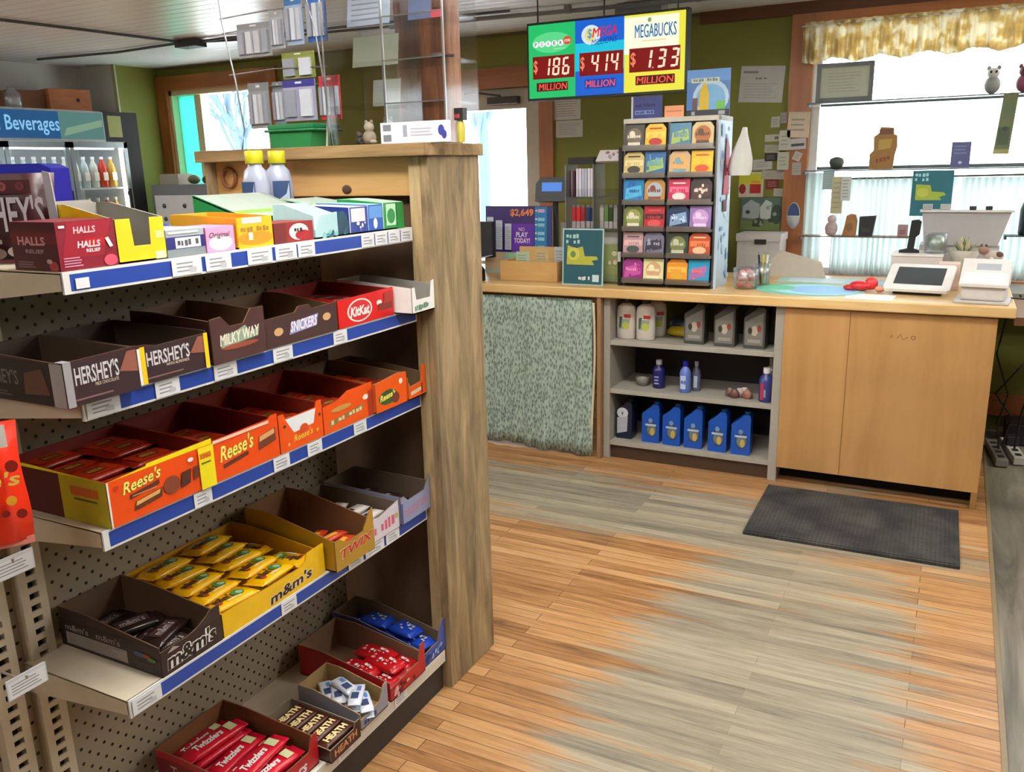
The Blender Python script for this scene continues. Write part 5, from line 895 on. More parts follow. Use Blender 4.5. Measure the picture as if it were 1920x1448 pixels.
for k, (x, w_, h_, c_, nm) in enumerate([(.012, .03, .13, '#3c1820', 'dark red'), (.05, .028, .14, '#d8d4e4', 'white'), (.082, .028, .14, '#b4b8cc', 'pale grey'), (.114, .03, .14, '#dcdce8', 'white striped')]):
    board('slim_pack', '%s slim pack upright in the top left bin of the accessory rack' % nm, 'pack', -1.815+x, -1.815+x+w_, ZK+.439, ZK+.439+h_, 4.16, M(c_, .4), lambda F: F.rect(.4, 0, .55, 1, M('#8c90a8')), .02)
for k, (x, c_, nm) in enumerate([(.03, '#a02430', 'red'), (.055, '#b8242c', 'bright red'), (.08, '#8c2028', 'deep red'), (.11, '#22305c', 'navy'), (.135, '#1c2a50', 'dark navy'), (.185, '#a8a498', 'grey'), (.21, '#4c7038', 'green'), (.235, '#2c4024', 'dark green'), (.26, '#8c8c88', 'silver')]):
    q = MB(); q.box((-.01, -.006, 0), (.01, .006, .035), M('#b0a8a8', .3)); q.box((-.01, -.006, .035), (.01, .006, .105), M(c_, .3)); q.box((-.009, -.005, .105), (.009, .005, .118), M('#9a9a9c', .3, .8))
    solo(q, 'lighter', '%s lighter in the middle bin of the accessory rack' % nm, 'lighter', (-1.815+x, 4.18, ZK+.279), group='lighters in the middle bin')
board('green_card_pack', 'green and cream printed pack in the lower right bin of the accessory rack', 'pack', -1.652, -1.535, ZK+.009, ZK+.20, 4.155, M('#8f9c64', .5), lambda F: F.blots(.1, .1, .9, .9, 12, [M('#d8d4b0'), M('#5a6a3a'), M('#a88c70')], 4, .09), .01)
board('green_card_pack', 'white printed pack standing behind the teal poster', 'pack', -1.652, -1.535, ZK+.009, ZK+.26, 4.18, M('#b9bab4', .5), None, .01)
def teal(F): F.rect(0, 0, 1, 1, M('#0f4c58')).blocks(.06, .84, .5, .93, 5, M('#9fc0c4')).blocks(.06, .74, .45, .82, 4, M('#9fc0c4'), 9).poly([(.08, .36), (.8, .36), (.74, .44), (.9, .46), (.86, .52), (.55, .52), (.5, .70), (.32, .66), (.1, .72)], M('#a8a83c')).ell(.26, .56, .16, .12, M('#c0bc50')).ell(.25, .55, .07, .06, M('#5a7c40')).blocks(.4, .07, .7, .15, 6, WH).rect(.76, .05, .93, .18, M('#b9d0d0'))
board('teal_poster', 'dark teal poster with yellow-green splash leaning on the accessory rack', 'poster', -1.80, -1.575, ZK, ZK+.285, 4.05, M('#a9c4c8', .4), lambda F: teal(Face(F.mb, F.pt(.03, .015, .0003), F.u, F.v, F.w*.94, F.h*.96)), .004, .06)
# ---- wooden crate, posters, terminals left
cr = thing('wooden_crate', 'small open light wooden crate near the left end of the counter', 'crate', (-2.19, 4.10, ZK))
for nm, a, c_ in (('front_board', (0, 0, 0), (.34, .014, .105)), ('back_board', (0, .24, 0), (.34, .254, .16)), ('side_board', (0, .014, 0), (.014, .24, .105)), ('side_board', (.326, .014, 0), (.34, .24, .105)), ('bottom_board', (.014, .014, 0), (.326, .24, .01))):
    q = MB(); q.box(a, c_, CRATE); 
    if nm == 'back_board': q.box((.2, .2385, .05), (.225, .24, .07), M('#4c3018'))
    q.build(nm, cr, bevel=.002)
rr = random.Random(3)
for k, c_ in enumerate(['#a8c4a4', '#c4b07c', '#b8c0c4']): board('paper_slip', ('pale green slip of paper sticking up from the crate', 'tan slip of paper sticking up from the crate', 'grey slip of paper sticking up from the crate')[k], 'paper', -2.12+.1*k, -2.04+.1*k, ZK+.011, ZK+.15+.012*k, 4.16+.03*k, M(c_, .6), lambda F: F.lines(.1, .4, .9, .9, 5, M('#8c8c88'), .3), .002)
def pp(F):
    F.rect(.40, 0, .74, .62, M('#5a24a0')).text('$2,649', .38, .76, .73, .94, M('#e8843c'), 0, .03).rect(.75, 0, 1, 1, M('#1c3c74')).rect(.755, .02, .93, .98, M('#2478ac')).text('NO', .51, .46, .6, .54, M('#f0d0e0')).text('PLAY', .47, .33, .65, .44, M('#e8e4f0'), 0, .03).text('TODAY!', .44, .2, .68, .31, M('#f0e0f0'), 0, .03)
    for k in range(3): F.rect(.02+.14*k, .05, .12+.14*k, .76-.07*k, M('#c4ccd8')).lines(.03+.14*k, .08, .11+.14*k, .7-.07*k, 12, M('#8fa4b0'), .3)
    for k, z in enumerate((.9, .72, .6, .42, .3, .12)): F.rect(.80, z-.04, .90, z+.03, M('#88c4e0' if k else '#d8a8d0')).ell(.775, z, .015, .02, WH)
board('purple_poster', 'purple jackpot poster standing behind the crate', 'poster', -2.44, -2.02, ZK+.12, ZK+.38, 4.40, M('#2c1260', .4), pp, .006, .05)
q = MB(); q.box((0, 0, 0), (.4, .06, .12), M('#a8b4a8', .5)); F = q.front((0, 0, 0), (.4, .06, .12)); F.rect(0, .2, .3, 1, M('#c4a888')).rect(.35, .3, .65, .95, M('#8cc0a0')); solo(q, 'paper_holder', 'low grey-green holder carrying the purple poster behind the crate', 'holder', (-2.44, 4.385, ZK))
pt = thing('pole_display', 'black customer display with a blue lit screen on a post behind the crate', 'display', (-2.06, 4.55, ZK))
q = MB(); q.cyl((0, 0, 0), .016, .42, M('#1c1c1e'), 12); q.cyl((0, 0, 0), .06, .015, M('#1c1c1e'), 20); q.build('post', pt)
q = MB(); q.slab((-.115, -.03, .40), (1, 0, 0), (0, .15, 1), [(0, 0), (.22, 0), (.215, .11), (.195, .135), (.03, .135), (0, .10)], .06, M('#1e2326', .4)); q.build('head', pt, bevel=.004)
q = MB(); F = Face(q, (-.075, -.0225, .455), (1, 0, 0), (0, .15, 1), .125, .05); F.l = .001; F.rect(0, 0, 1, 1, emis('#5f92e8', .95)); q.build('screen', pt)
q = MB(); q.slab((0, 0, 0), (1, 0, 0), (0, 0, 1), [(0, 0), (.10, 0), (.10, .25), (.085, .29), (.0, .29)], .12, M('#8f8b8c', .4)); q.slab((0, -.001, 0), (1, 0, 0), (0, 0, 1), [(.0, 0), (.08, 0), (.07, .15), (.02, .12)], .001, M('#b4b0b0')); solo(q, 'ticket_terminal', 'tall grey terminal housing between the crate and the accessory rack', 'terminal', (-1.97, 4.42, ZK), bevel=.008)
q = MB(); q.slab((0, 0, 0), (1, 0, 0), (0, 0, 1), [(0, 0), (.035, 0), (.05, .13), (-.01, .13)], -.02, M('#b9b4a8', .4)); solo(q, 'phone_handset', 'pale handset standing in front of the black post of the display', 'handset', (-2.08, 4.45, ZK+.25)) if False else None
lp_ = thing('lottery_terminal', 'black terminal with a tilted white and purple panel at the left end of the counter', 'terminal', (-2.62, 4.06, ZK))
q = MB(); q.slab((0, 0, 0), (1, 0, 0), (0, 0, 1), [(0, 0), (.36, 0), (.36, .06), (.30, .12), (0, .03)], -.22, M('#121214', .4)); q.build('base', lp_, bevel=.004)
q = MB(); q.slab((.02, -.002, .04), (.97, 0, .27), (0, 1, 0), [(0, 0), (.29, 0), (.29, .2), (0, .2)], .004, M('#c8c8d8', .3)); Face(q, (.02, -.002, .04), (.97, 0, .27), (0, 1, 0), .29, .2).rect(.1, .45, .95, .95, M('#3c2c90')); q.build('panel', lp_)
q = MB(); q.box((.0, .2, .1), (.30, .24, .30), M('#16161a')); q.build('monitor', lp_, bevel=.004)
# ---- candy jar and pens
cj = thing('candy_bin', 'clear tub of pink wrapped candy beside the ticket dispenser', 'tub', (-.885, 4.17, ZK))
q = MB(); q.lathe([(.045, 0), (.055, .004), (.062, .10), (.060, .10), (.052, .006), (.001, .006)], mat=HAZE_BAG, seg=20); q.build('tub', cj)
for k, (x, y, z) in enumerate([(-.022, -.02, .02), (.02, -.024, .02), (0, .02, .02), (-.028, .005, .05), (.028, .0, .05), (0, -.03, .052), (.0, .025, .05), (-.015, -.012, .078), (.02, -.016, .078), (.005, .02, .08)]):
    q = MB(); q.sph((0, 0, 0), .02, .016, .014, M(('#d8485c', '#e88a94', '#f0c0c4')[k % 3], .3), 10, 6); q.slab((.016, 0, -.008), (1, 0, 0), (0, 0, 1), [(0, .004), (.014, 0), (.014, .016), (0, .012)], .002, M('#f0c0c4', .3)); solo(q, 'wrapped_candy', 'pink wrapped candy in the clear tub', 'candy', (-.885+x, 4.17+y, ZK+z), .7*k, group='wrapped candies in the clear tub')
q = MB(); q.lathe([(.03, 0), (.035, .003), (.038, .11), (.036, .11), (.033, .005), (.001, .005)], mat=HAZE_BAG, seg=18); solo(q, 'pen_cup', 'clear cup of pens just behind the clear candy tub', 'cup', (-.835, 4.32, ZK))
for k, (dx, c_, lab) in enumerate([(-.018, '#1a1a1a', 'black pen in the clear cup'), (.0, '#d0c42c', 'yellow pen in the clear cup'), (.016, '#e0dcd8', 'white pen in the clear cup')]):
    q = MB(); q.tube([(0, 0, 0), (dx*.8, 0, .14)], .005, M(c_, .3), 8); q.tube([(dx*.8, 0, .14), (dx*.88, 0, .155)], .002, M('#888888')); solo(q, 'pen', lab, 'pen', (-.835+dx*.5, 4.32, ZK+.008))
# ---- counter mats, papers
q = MB(); n = 40; q.lathe([(.001, .0), (.25, 0), (.25, .002), (.001, .002)], mat=M('#8fc8dc', .4), seg=40, sy=.8); F = Face(q, (-.25, -.2, .002), (1, 0, 0), (0, 1, 0), .5, .4); F.ell(.5, .5, .48, .48, M('#6cc096'), 40).ell(.55, .5, .41, .42, M('#a8dcec'), 40).ell(.62, .5, .3, .34, M('#8cc0ec'), 40).ell(.25, .5, .12, .2, M('#6cc8a0')); solo(q, 'round_counter_mat', 'round green and blue printed mat lying on the countertop', 'counter mat', (-.60, 4.22, ZK), -.08)
q = MB(); q.box((0, 0, 0), (.68, .20, .002), M('#a4ccc0', .4)); F = q.top((0, 0, 0), (.68, .2, .002)); F.rect(.08, .1, .48, .9, M('#c4d8e4')).rect(.52, .1, .95, .9, M('#c0d4e4')); solo(q, 'play_slip_sheet', 'pale green sheet with two white panels behind the round counter mat', 'sheet', (-.80, 4.46, ZK), -.03)
q = MB(); q.box((0, 0, 0), (.2, .16, .001), WH); solo(q, 'white_sheet', 'white sheet of paper at the front edge between the round mat and tablet', 'paper', (-.42, 3.99, ZK), -.05)
q = MB(); q.sph((0, 0, .024), .05, .035, .024, M('#c8242c', .4)); q.sph((.045, .012, .035), .03, .025, .03, M('#d0343c', .4)); q.sph((-.045, 0, .014), .03, .022, .014, M('#c8242c', .4)); q.sph((.085, -.01, .014), .022, .018, .014, M('#e8a08c', .5)); solo(q, 'red_dauber', 'small red soft item next to the white tablet', 'toy', (-.375, 4.25, ZK))
# ---- tablet, printer
tb = thing('tablet_register', 'white tablet register lying tilted on the counter', 'tablet', (-.135, 4.20, ZK), -.12)
q = MB(); q.slab((-.10, .0, .0), (1, 0, 0), (0, 1, 0), [(0, 0), (.2, 0), (.19, .14), (.01, .14)], -.03, M('#2c2a2a', .5)); q.build('stand', tb)
q = MB(); q.slab((-.135, -.045, .028), (1, 0, 0), (0, .9, .44), [(0, .01), (.01, 0), (.26, 0), (.27, .01), (.27, .20), (.26, .21), (.01, .21), (0, .20)], .014, M('#e2e0de', .3)); q.build('shell', tb, bevel=.003)
q = MB(); Face(q, (-.135, -.045, .028), (1, 0, 0), (0, .9, .44), .27, .21); F = Face(q, (-.135, -.0455, .0292), (1, 0, 0), (0, .9, .44), .27, .21); F.rect(.13, .2, .87, .86, M('#32383c', .15)); q.build('screen', tb)
pr_ = thing('receipt_printer', 'white wedge-shaped receipt printer at the right end of the counter', 'printer', (.12, 4.08, ZK), -.10)
q = MB(); q.box((-.10, -.08, 0), (.105, .12, .012), M('#b8b6b6', .4)); q.build('base_tray', pr_, bevel=.003)
q = MB(); q.box((-.078, -.065, .012), (.088, .105, .075), M('#cfc9c6', .35)); q.build('body', pr_, bevel=.01)
q = MB(); q.slab((.095, -.08, .07), (0, 1, 0), (0, 0, 1), [(0, 0), (.17, 0), (.15, .10), (.12, .105), (0, .012)], .18, M('#dedad8', .35)); F = Face(q, (-.085, -.08, .082), (1, 0, 0), (0, .79, .61), .18, .155); F.rect(.3, .55, .8, .8, M('#a8aeb8')).rect(.06, .05, .94, .45, M('#e6e8ee')); q.build('lid', pr_, bevel=.006)
q = MB(); q.tube([(.10, .08, .01), (.16, .06, .012), (.2, .0, .0), (.175, -.04, -.06)], .004, M('#26282a')); q.build('cord', pr_)
# ---- shelf of odds and ends behind (white box, open flap, plant, stand)
b = MB(); b.box((-.82, 4.86, .80), (.9, 5.238, .83), M('#8a8880', .5)); b.box((-.6, 4.9, .6), (-.58, 5.295, .8), M('#8a8880')); b.box((.7, 4.9, .6), (.72, 5.295, .8), M('#8a8880')); tag(b.build('wall_shelf'), 'grey bracketed wall shelf below the big window', 'shelf')
q = MB(); q.box((0, 0, 0), (.22, .24, .135), M('#d8d0ca', .5)); q.box((-.004, -.004, .135), (.224, .244, .143), M('#e2dcd6', .5)); solo(q, 'white_storage_box', 'low white box behind the white tablet', 'box', (-.27, 4.52, ZK), bevel=.003)
q = MB(); q.box((0, 0, 0), (.09, .12, .12), M('#d0b8ac', .5)); solo(q, 'pink_box', 'pale pink box between the tablet and the receipt printer', 'box', (-.06, 4.38, ZK))
wf = thing('white_cabinet', 'white open-topped cabinet standing by the window behind the tablet', 'cabinet', (-.165, 4.86, .8305))
q = MB(); q.slab((.0, 0, .23), (1, 0, 0), (0, -.1, 1), [(.02, 0), (.35, 0), (.395, .17), (0, .17)], .012, M('#b2b0b2', .45)); q.build('flap', wf, bevel=.002)
q = MB(); q.box((.0, .02, 0), (.36, .2, .23), M('#b9b5b4', .45)); q.build('body', wf, bevel=.002)
q = MB(); q.box((-.01, -.03, .395), (.405, .05, .405), M('#d4d0d0', .4)); q.build('rim', wf)
for k, (x, c_, lab) in enumerate([(.0, '#9a9c9c', 'small grey cube on the rim of the white cabinet, leftmost'), (.08, '#a4a6a6', 'small grey cube on the rim of the white cabinet, second from the left'), (.21, '#1c1c1c', 'small black clip on the rim of the white cabinet, left of two'), (.28, '#1c1c1c', 'small black clip on the rim of the white cabinet, right of two')]):
    q = MB(); q.box((0, 0, 0), (.045 if k < 2 else .03, .03, .028 if k < 2 else .018), M(c_)); solo(q, 'small_block' if k < 2 else 'binder_clip', lab, 'block' if k < 2 else 'clip', (-.165+x, 4.84, 1.236), bevel=.003)
q = MB(); q.slab((0, 0, 0), (1, 0, 0), (0, 0, 1), [(-.055, 0), (.035, 0), (.035, .012), (.01, .02), (.015, .075), (.03, .09), (.035, .15), (.02, .16), (-.01, .155), (-.015, .09), (-.02, .02), (-.055, .012)], .03, M('#0d0d0e', .4)); solo(q, 'card_reader_stand', 'black angular stand left of the white cabinet', 'stand', (-.19, 4.62, ZK+.1435), bevel=.003)
gl = thing('glass_jar', 'glass jar with a pale green cloth inside behind the tablet', 'jar', (-.085, 4.64, ZK+.1435))
q = MB(); q.lathe([(.045, 0), (.05, .003), (.05, .095), (.048, .095), (.047, .005), (.001, .005)], mat=HAZE_BAG, seg=20); q.build('glass', gl)
q = MB(); q.sph((0, 0, .04), .036, .036, .034, M('#9ab89a', .8)); q.sph((.01, -.01, .06), .025, .02, .02, M('#c0d0c0', .8)); solo(q, 'folded_cloth', 'pale green crumpled cloth inside the glass jar', 'cloth', (-.085, 4.64, ZK+.15))
fl = thing('flower_bunch', 'bunch of pale dried leaves in a paper wrap behind the receipt printer', 'flowers', (.04, 4.66, ZK))
q = MB(); q.lathe([(.025, 0), (.04, .09), (.07, .16), (.065, .16), (.036, .09), (.02, .005), (.001, .005)], mat=M('#b8b4a8', .7), seg=14); q.build('wrap', fl)
q = MB(); rr = random.Random(5)
for k in range(26):
    a = rr.uniform(0, 2*PI); l_ = rr.uniform(.06, .12); d = Vector((math.cos(a)*.6, math.sin(a)*.5, .9)).normalized(); s_ = d.cross(Vector((0, 0, 1))).normalized()*.014; p = Vector((0, 0, .12)); n_ = d.cross(s_).normalized()*.004
    q.add([p, p+d*l_*.5+s_, p+d*l_, p+d*l_*.5-s_, p+d*l_*.5+n_], [(0, 1, 4), (1, 2, 4), (2, 3, 4), (3, 0, 4)], M(('#8c9468', '#c4bc9c', '#6a7450')[k % 3], .7))
q.build('leaves', fl)
tw = thing('toy_animal', 'small brown and white plush animal behind the receipt printer', 'toy', (.155, 4.60, ZK+.0)); 
q = MB(); q.box((-.06, -.05, 0), (.06, .05, .115), M('#cfcac4', .5)); solo(q, 'white_carton', 'small white carton carrying the plush animal behind the printer', 'box', (.155, 4.60, ZK)); tw.location.z = ZK+.1155
q = MB(); q.sph((.01, 0, .025), .042, .026, .025, M('#b8aca4', .9)); q.sph((-.035, -.01, .05), .022, .02, .02, M('#8a6a5a', .9)); q.sph((-.045, -.005, .07), .006, .005, .01, M('#4a342c')); q.sph((-.026, -.01, .07), .006, .005, .01, M('#4a342c')); q.sph((.03, -.012, .032), .018, .016, .014, M('#5c4438', .9)); q.sph((.0, -.02, .012), .01, .012, .01, M('#d8d0c8')); q.build('body', tw)
# ---- carton and white file box near the wall
q = MB(); q.slab((0, 0, 0), (1, 0, 0), (0, .25, 1), [(0, 0), (.30, 0), (.27, .085), (.06, .14), (-.02, .05)], .01, M('#b4a898', .7)); solo(q, 'paper_board', 'tan sheet of card leaning behind the round counter mat', 'card', (-.88, 4.66, ZK))
fb = thing('file_box', 'white lidded file box against the green wall', 'box', (-1.12, 5.0, .8305))
q = MB(); q.box((0, 0, 0), (.24, .2, .22), M('#c9c3c0', .5)); q.build('body', fb, bevel=.002)
q = MB(); q.box((-.006, -.006, .22), (.246, .206, .262), M('#d2ccc9', .5)); q.build('lid', fb, bevel=.002)
q = MB(); q.box((.10, -.012, .205), (.165, -.006, .232), M('#2e2418', .4)); q.build('label_holder', fb)
b = MB(); b.box((-1.75, 4.84, .80), (-.84, 5.25, .83), M('#8a7a5c', .5)); b.box((-1.73, 4.9, 0), (-1.69, 5.2, .8), M('#8a7a5c')); b.box((-.90, 4.9, 0), (-.86, 5.2, .8), M('#8a7a5c')); tag(b.build('back_table'), 'narrow brown table against the green wall behind the counter', 'table')

# ================================================================ papers on the wall
wall_y = 5.298
def wp_paper(label, x0, x1, z0, z1, col, art=None, name='wall_paper', cat='paper', y=wall_y, rot=0, group=None):
    q = MB(); w_, h_ = x1-x0, z1-z0; c_, s_ = math.cos(rot), math.sin(rot); q.slab((0, 0, 0), (c_, 0, s_), (-s_, 0, c_), [(0, 0), (w_, 0), (w_, h_), (0, h_)], .0015, M(col, .6))
    if art: art(Face(q, (0, 0, 0), (c_, 0, s_), (-s_, 0, c_), w_, h_))
    return solo(q, name, label, cat, (x0, y-.0015, z0), 0, group)
lns = lambda F: F.lines(.1, .12, .9, .85, 7, M('#9a9a98'), .3)
wp_paper('large white printed notice high on the green wall left of the big window', -1.215, -.965, 1.83, 2.03, '#c4c3c0', lambda F: F.blocks(.35, .63, .62, .69, 7, M('#6a6a68')).lines(.1, .1, .9, .55, 6, M('#a4a4a2'), .25).rect(.06, .8, .4, .86, M('#8a8a88')), rot=-.06)
wp_paper('white notice just below the lit number sign, upper of two', -2.405, -2.215, 1.78, 1.92, '#c9c8c2', lns); wp_paper('white notice just below the lit number sign, lower of two', -2.39, -2.20, 1.67, 1.775, '#c4c3bd', lns)
wp_paper('yellow and red coupon flyer beside the ticket dispenser', -1.19, -1.045, 1.285, 1.43, '#cfc4b4', lambda F: F.rect(.0, .5, .95, .95, M('#c4c02c')).rect(.45, .15, .9, .52, M('#a01414')).ell(.15, .33, .14, .2, M('#8c1418')).rect(.5, .55, .85, .65, M('#d08c1c')), 'coupon_flyer', 'flyer')
cards = [(-1.02, -.97, 1.68, 1.74, '#b4b2a4', 'small narrow card at the top left of the wall of cards'), (-.965, -.92, 1.70, 1.76, '#a4a29c', 'grey card at the top middle of the wall of cards'), (-.92, -.80, 1.62, 1.76, '#cbb8a0', 'large cream card pinned over the window trim'), (-1.05, -.965, 1.60, 1.64, '#c4c2b0', 'white card with a dark mark in the second row of the wall of cards'), (-.96, -.90, 1.55, 1.66, '#b9b6ac', 'tall card in the centre of the wall of cards'), (-.90, -.81, 1.55, 1.61, '#b8b4b4', 'card with a dark band pinned on the window trim'), (-1.05, -.965, 1.54, 1.585, '#a9aa94', 'olive-white card above the black card'), (-1.045, -.97, 1.49, 1.535, '#1c1a1c', 'black card in the wall of cards'), (-.965, -.90, 1.44, 1.54, '#b4b4a0', 'pale card right of the black card'), (-1.11, -1.0, 1.44, 1.50, '#b8b6b4', 'grey-white card at the left edge of the wall of cards'), (-1.06, -.91, 1.39, 1.44, '#b0a89c', 'wide card along the bottom of the wall of cards'), (-.885, -.84, 1.50, 1.55, '#bcaea4', 'tilted pinkish card on the window trim'), (-.88, -.83, 1.41, 1.48, '#a89c90', 'small photo card low on the window trim'), (-1.03, -.955, 1.33, 1.385, '#7c1414', 'dark red card below the wall of cards'), (-.985, -.91, 1.29, 1.335, '#b4b3a0', 'white card below the dark red card')]
for k, (a, c_, d, e_, col, lab) in enumerate(cards):
    wp_paper(lab, a, c_, d, e_, col, (lambda F: F.rect(.1, .3, .9, .55, M('#3a3640'))) if 'dark band' in lab else (lambda F: F.rect(.65, .3, .9, .7, M('#55554c'))) if 'dark mark' in lab else (lambda F: F.lines(.15, .2, .85, .8, 3, M('#8c8c84'), .3)), 'pinned_card', 'card', wall_y-(.045 if c_ > -.91 else .002*(k % 3)), (0, .05, -.04, .02)[k % 4] if 'tilted' not in lab else -.4, 'cards pinned beside the big window')
pf = thing('framed_photo', 'landscape photo of a white house and trees pinned above the file box', 'picture', (-1.17, 5.285, 1.09))
q = MB(); q.box((0, 0, 0), (.235, .01, .19), M('#5a6c5a', .4)); F = q.front((0, 0, 0), (.235, .01, .19)); F.rect(.0, .55, 1, 1, M('#4c6664')).poly([(.05, .4), (.45, .35), (.5, .8), (.25, .95), (.05, .75)], M('#a4aaa8')).poly([(.5, .35), (.75, .35), (.78, .85), (.62, .95), (.48, .7)], M('#c4c8c4')).rect(0, 0, 1, .3, M('#6a7a44')).ell(.45, .25, .14, .14, M('#34403a')).ell(.9, .5, .14, .3, M('#2c4430')).blots(.05, .1, .95, .9, 14, [M('#8a9890'), M('#2c3a34'), M('#7c8c60')], 6, .04); q.build('print', pf)
q = MB(); q.lathe([(.001, 0), (.037, 0), (.037, .006), (.001, .006)], mat=M('#c4c4c8', .4), seg=24, sy=2.05); ob = solo(q, 'oval_badge', 'oval blue and white badge hanging beside the landscape photo', 'badge', (-.857, 5.255, 1.18)); ob.rotation_euler = (PI/2, 0, 0)
q2 = MB(); q2.add([(.034*math.cos(a), 0, .072*math.sin(a)) for a in [PI*i/12 for i in range(13)]], [tuple(reversed(range(13)))], M('#2c4470')); o2 = q2.build('blue_half', ob); o2.rotation_euler = (-PI/2, 0, 0); o2.location = (0, 0, .0068)

# ================================================================ the big window: curtains, shelves, what stands in it
VAL = cloth('valance_cloth', '#d8ccaa', .55)
t_ = VAL.node_tree; rp = t_.nodes.new('ShaderNodeValToRGB'); e_ = rp.color_ramp.elements; e_[0].position = .35; e_[0].color = lin('#c9b488'); e_[1].position = .58; e_[1].color = lin('#efe9d6'); q_ = e_.new(.48); q_.color = lin('#dcc998')
n_ = t_.nodes.new('ShaderNodeTexNoise'); n_.inputs['Scale'].default_value = 14; n_.inputs['Detail'].default_value = 4; c_ = t_.nodes.new('ShaderNodeTexCoord'); t_.links.new(c_.outputs['Object'], n_.inputs['Vector']); t_.links.new(n_.outputs['Fac'], rp.inputs[0])
for nd in t_.nodes:
    if nd.type == 'BSDF_PRINCIPLED': t_.links.new(rp.outputs[0], nd.inputs['Base Color'])
    if nd.type == 'BSDF_TRANSLUCENT': t_.links.new(rp.outputs[0], nd.inputs[0])
q = MB(); q.sheet(lambda u_, v_: (-.85+2.2*u_, 5.19+(.026*math.sin(u_*210+2.5*math.sin(u_*23))+.012*math.sin(u_*470+2*math.sin(u_*37)))*(.4+.6*v_), 2.20-(.185+.012*math.sin(u_*61))*v_), 420, 8, VAL); q.sheet(lambda u_, v_: (-.85+2.2*u_, 5.20+.010*math.sin(u_*260), 2.20+.02*v_), 420, 2, VAL)
solo(q, 'window_valance', 'gathered cream and gold valance along the top of the big window', 'curtain', solid=.001)
q = MB(); q.tube([(-.86, 5.2, 2.2), (1.36, 5.2, 2.2)], .005, WH); tag(q.build('curtain_rod'), 'white rod carrying the gathered valance', 'curtain rod')
CAFE = cloth('cafe_cloth', '#dfe6e4', .55)
q = MB(); q.tube([(-.66, 5.245, 1.385), (1.36, 5.245, 1.405)], .006, M('#5a5850')); tag(q.build('curtain_rod'), 'thin dark rod carrying the two lower white curtains', 'curtain rod')
for x0, x1, lab in ((-.64, -.02, 'sheer white half curtain, left one behind the window shelf'), (.0, 1.3, 'sheer white half curtain, right one behind the white cabinet')):
    q = MB(); q.sheet(lambda u_, v_: (x0+(x1-x0)*u_, 5.245+.013*math.sin(u_*(x1-x0)*190+2*math.sin(u_*17))*(.5+.5*v_), 1.385-.54*v_), int(260*(x1-x0))+60, 6, CAFE); solo(q, 'cafe_curtain', lab, 'curtain', solid=.001)
q = MB(); q.sheet(lambda u_, v_: (-.80+.1*u_, 5.25+.01*math.sin(u_*14), 1.42-.57*v_), 24, 4, CAFE); solo(q, 'cafe_curtain', 'narrow strip of white curtain at the left edge of the big window', 'curtain', solid=.001)
def wshelf(z, x0, x1, label, mat): q = MB(); q.box((x0, 5.13, z-.006), (x1, 5.235, z), mat); q.box((x0, 5.13, z-.02), (x0+.012, 5.235, z-.006), mat); tag(q.build('window_shelf', bevel=.001), label, 'shelf')
DKS = M('#3a4442', .4)
wshelf(1.795, -.80, 1.34, 'thin dark shelf across the upper part of the big window', DKS); wshelf(1.435, -.80, 1.34, 'thin dark shelf across the middle of the big window', DKS); wshelf(1.075, -.80, -.23, 'brown shelf across the lower left part of the big window', M('#6a4438', .4)); wshelf(1.09, .22, 1.34, 'dark green shelf across the lower right part of the big window', DKS)
ct = thing('framed_certificate', 'dark framed certificate leaning in the upper left of the big window', 'picture', (-.76, 5.15, 1.7955))
q = MB()
for a, c_ in (((0, 0, 0), (.29, .012, .022)), ((0, 0, .178), (.29, .012, .2)), ((0, 0, .022), (.022, .012, .178)), ((.268, 0, .022), (.29, .012, .178))): q.box(a, c_, M('#2c3430', .4))
q.build('frame', ct); q = MB(); q.box((.022, .004, .022), (.268, .010, .178), M('#b4baa6', .6)); Face(q, (.022, .004, .022), (1, 0, 0), (0, 0, 1), .246, .156).lines(.15, .15, .85, .85, 7, M('#949c8a'), .2); q.build('certificate', ct)
def cut(name, label, cat, x, z, pts, th, mat, art=None, y=5.17, group=None):
    q = MB(); q.slab((0, 0, 0), (1, 0, 0), (0, 0, 1), pts, th, mat)
    if art: w_ = max(p[0] for p in pts); h_ = max(p[1] for p in pts); art(Face(q, (0, 0, 0), (1, 0, 0), (0, 0, 1), w_, h_))
    solo(q, name, label, cat, (x, y, z), 0, group)
cut('wooden_figure', 'brown and yellow cut-out wooden figure on the middle shelf of the big window', 'figure', -.462, 1.4355, [(0, 0), (.12, 0), (.125, .07), (.135, .12), (.13, .175), (.115, .18), (.11, .215), (.045, .22), (.04, .19), (.015, .17), (.018, .10), (0, .08)], .02, M('#8a6228', .5), lambda F: F.poly([(.3, .45), (.75, .5), (.8, .72), (.3, .7)], M('#a88a3c')).rect(.3, .82, .8, .95, M('#6a3c20')).blocks(.25, .16, .78, .28, 4, M('#7a2c20'), 2, .1))
cut('purple_card', 'purple-blue card standing on the middle shelf of the big window', 'card', -.065, 1.4355, [(0, 0), (.09, 0), (.09, .13), (0, .13)], .004, M('#4c5280', .5), lambda F: F.lines(.15, .5, .85, .9, 3, M('#7078a0'), .4).ell(.5, .2, .1, .06, M('#c0c4d8')))
cut('hanging_banner', 'long narrow green banner hanging in the right part of the big window', 'banner', .125, 1.50, [(0, 0), (.07, 0), (.085, .29), (.02, .29)], .003, M('#5c6444', .7), lambda F: F.rect(.15, .15, .75, .45, M('#3c4834')).ell(.5, .42, .15, .04, M('#2a3028')).rect(.3, .6, .85, .85, M('#4c6040')).rect(0, 0, .8, .08, M('#8a8a50')), 5.12)
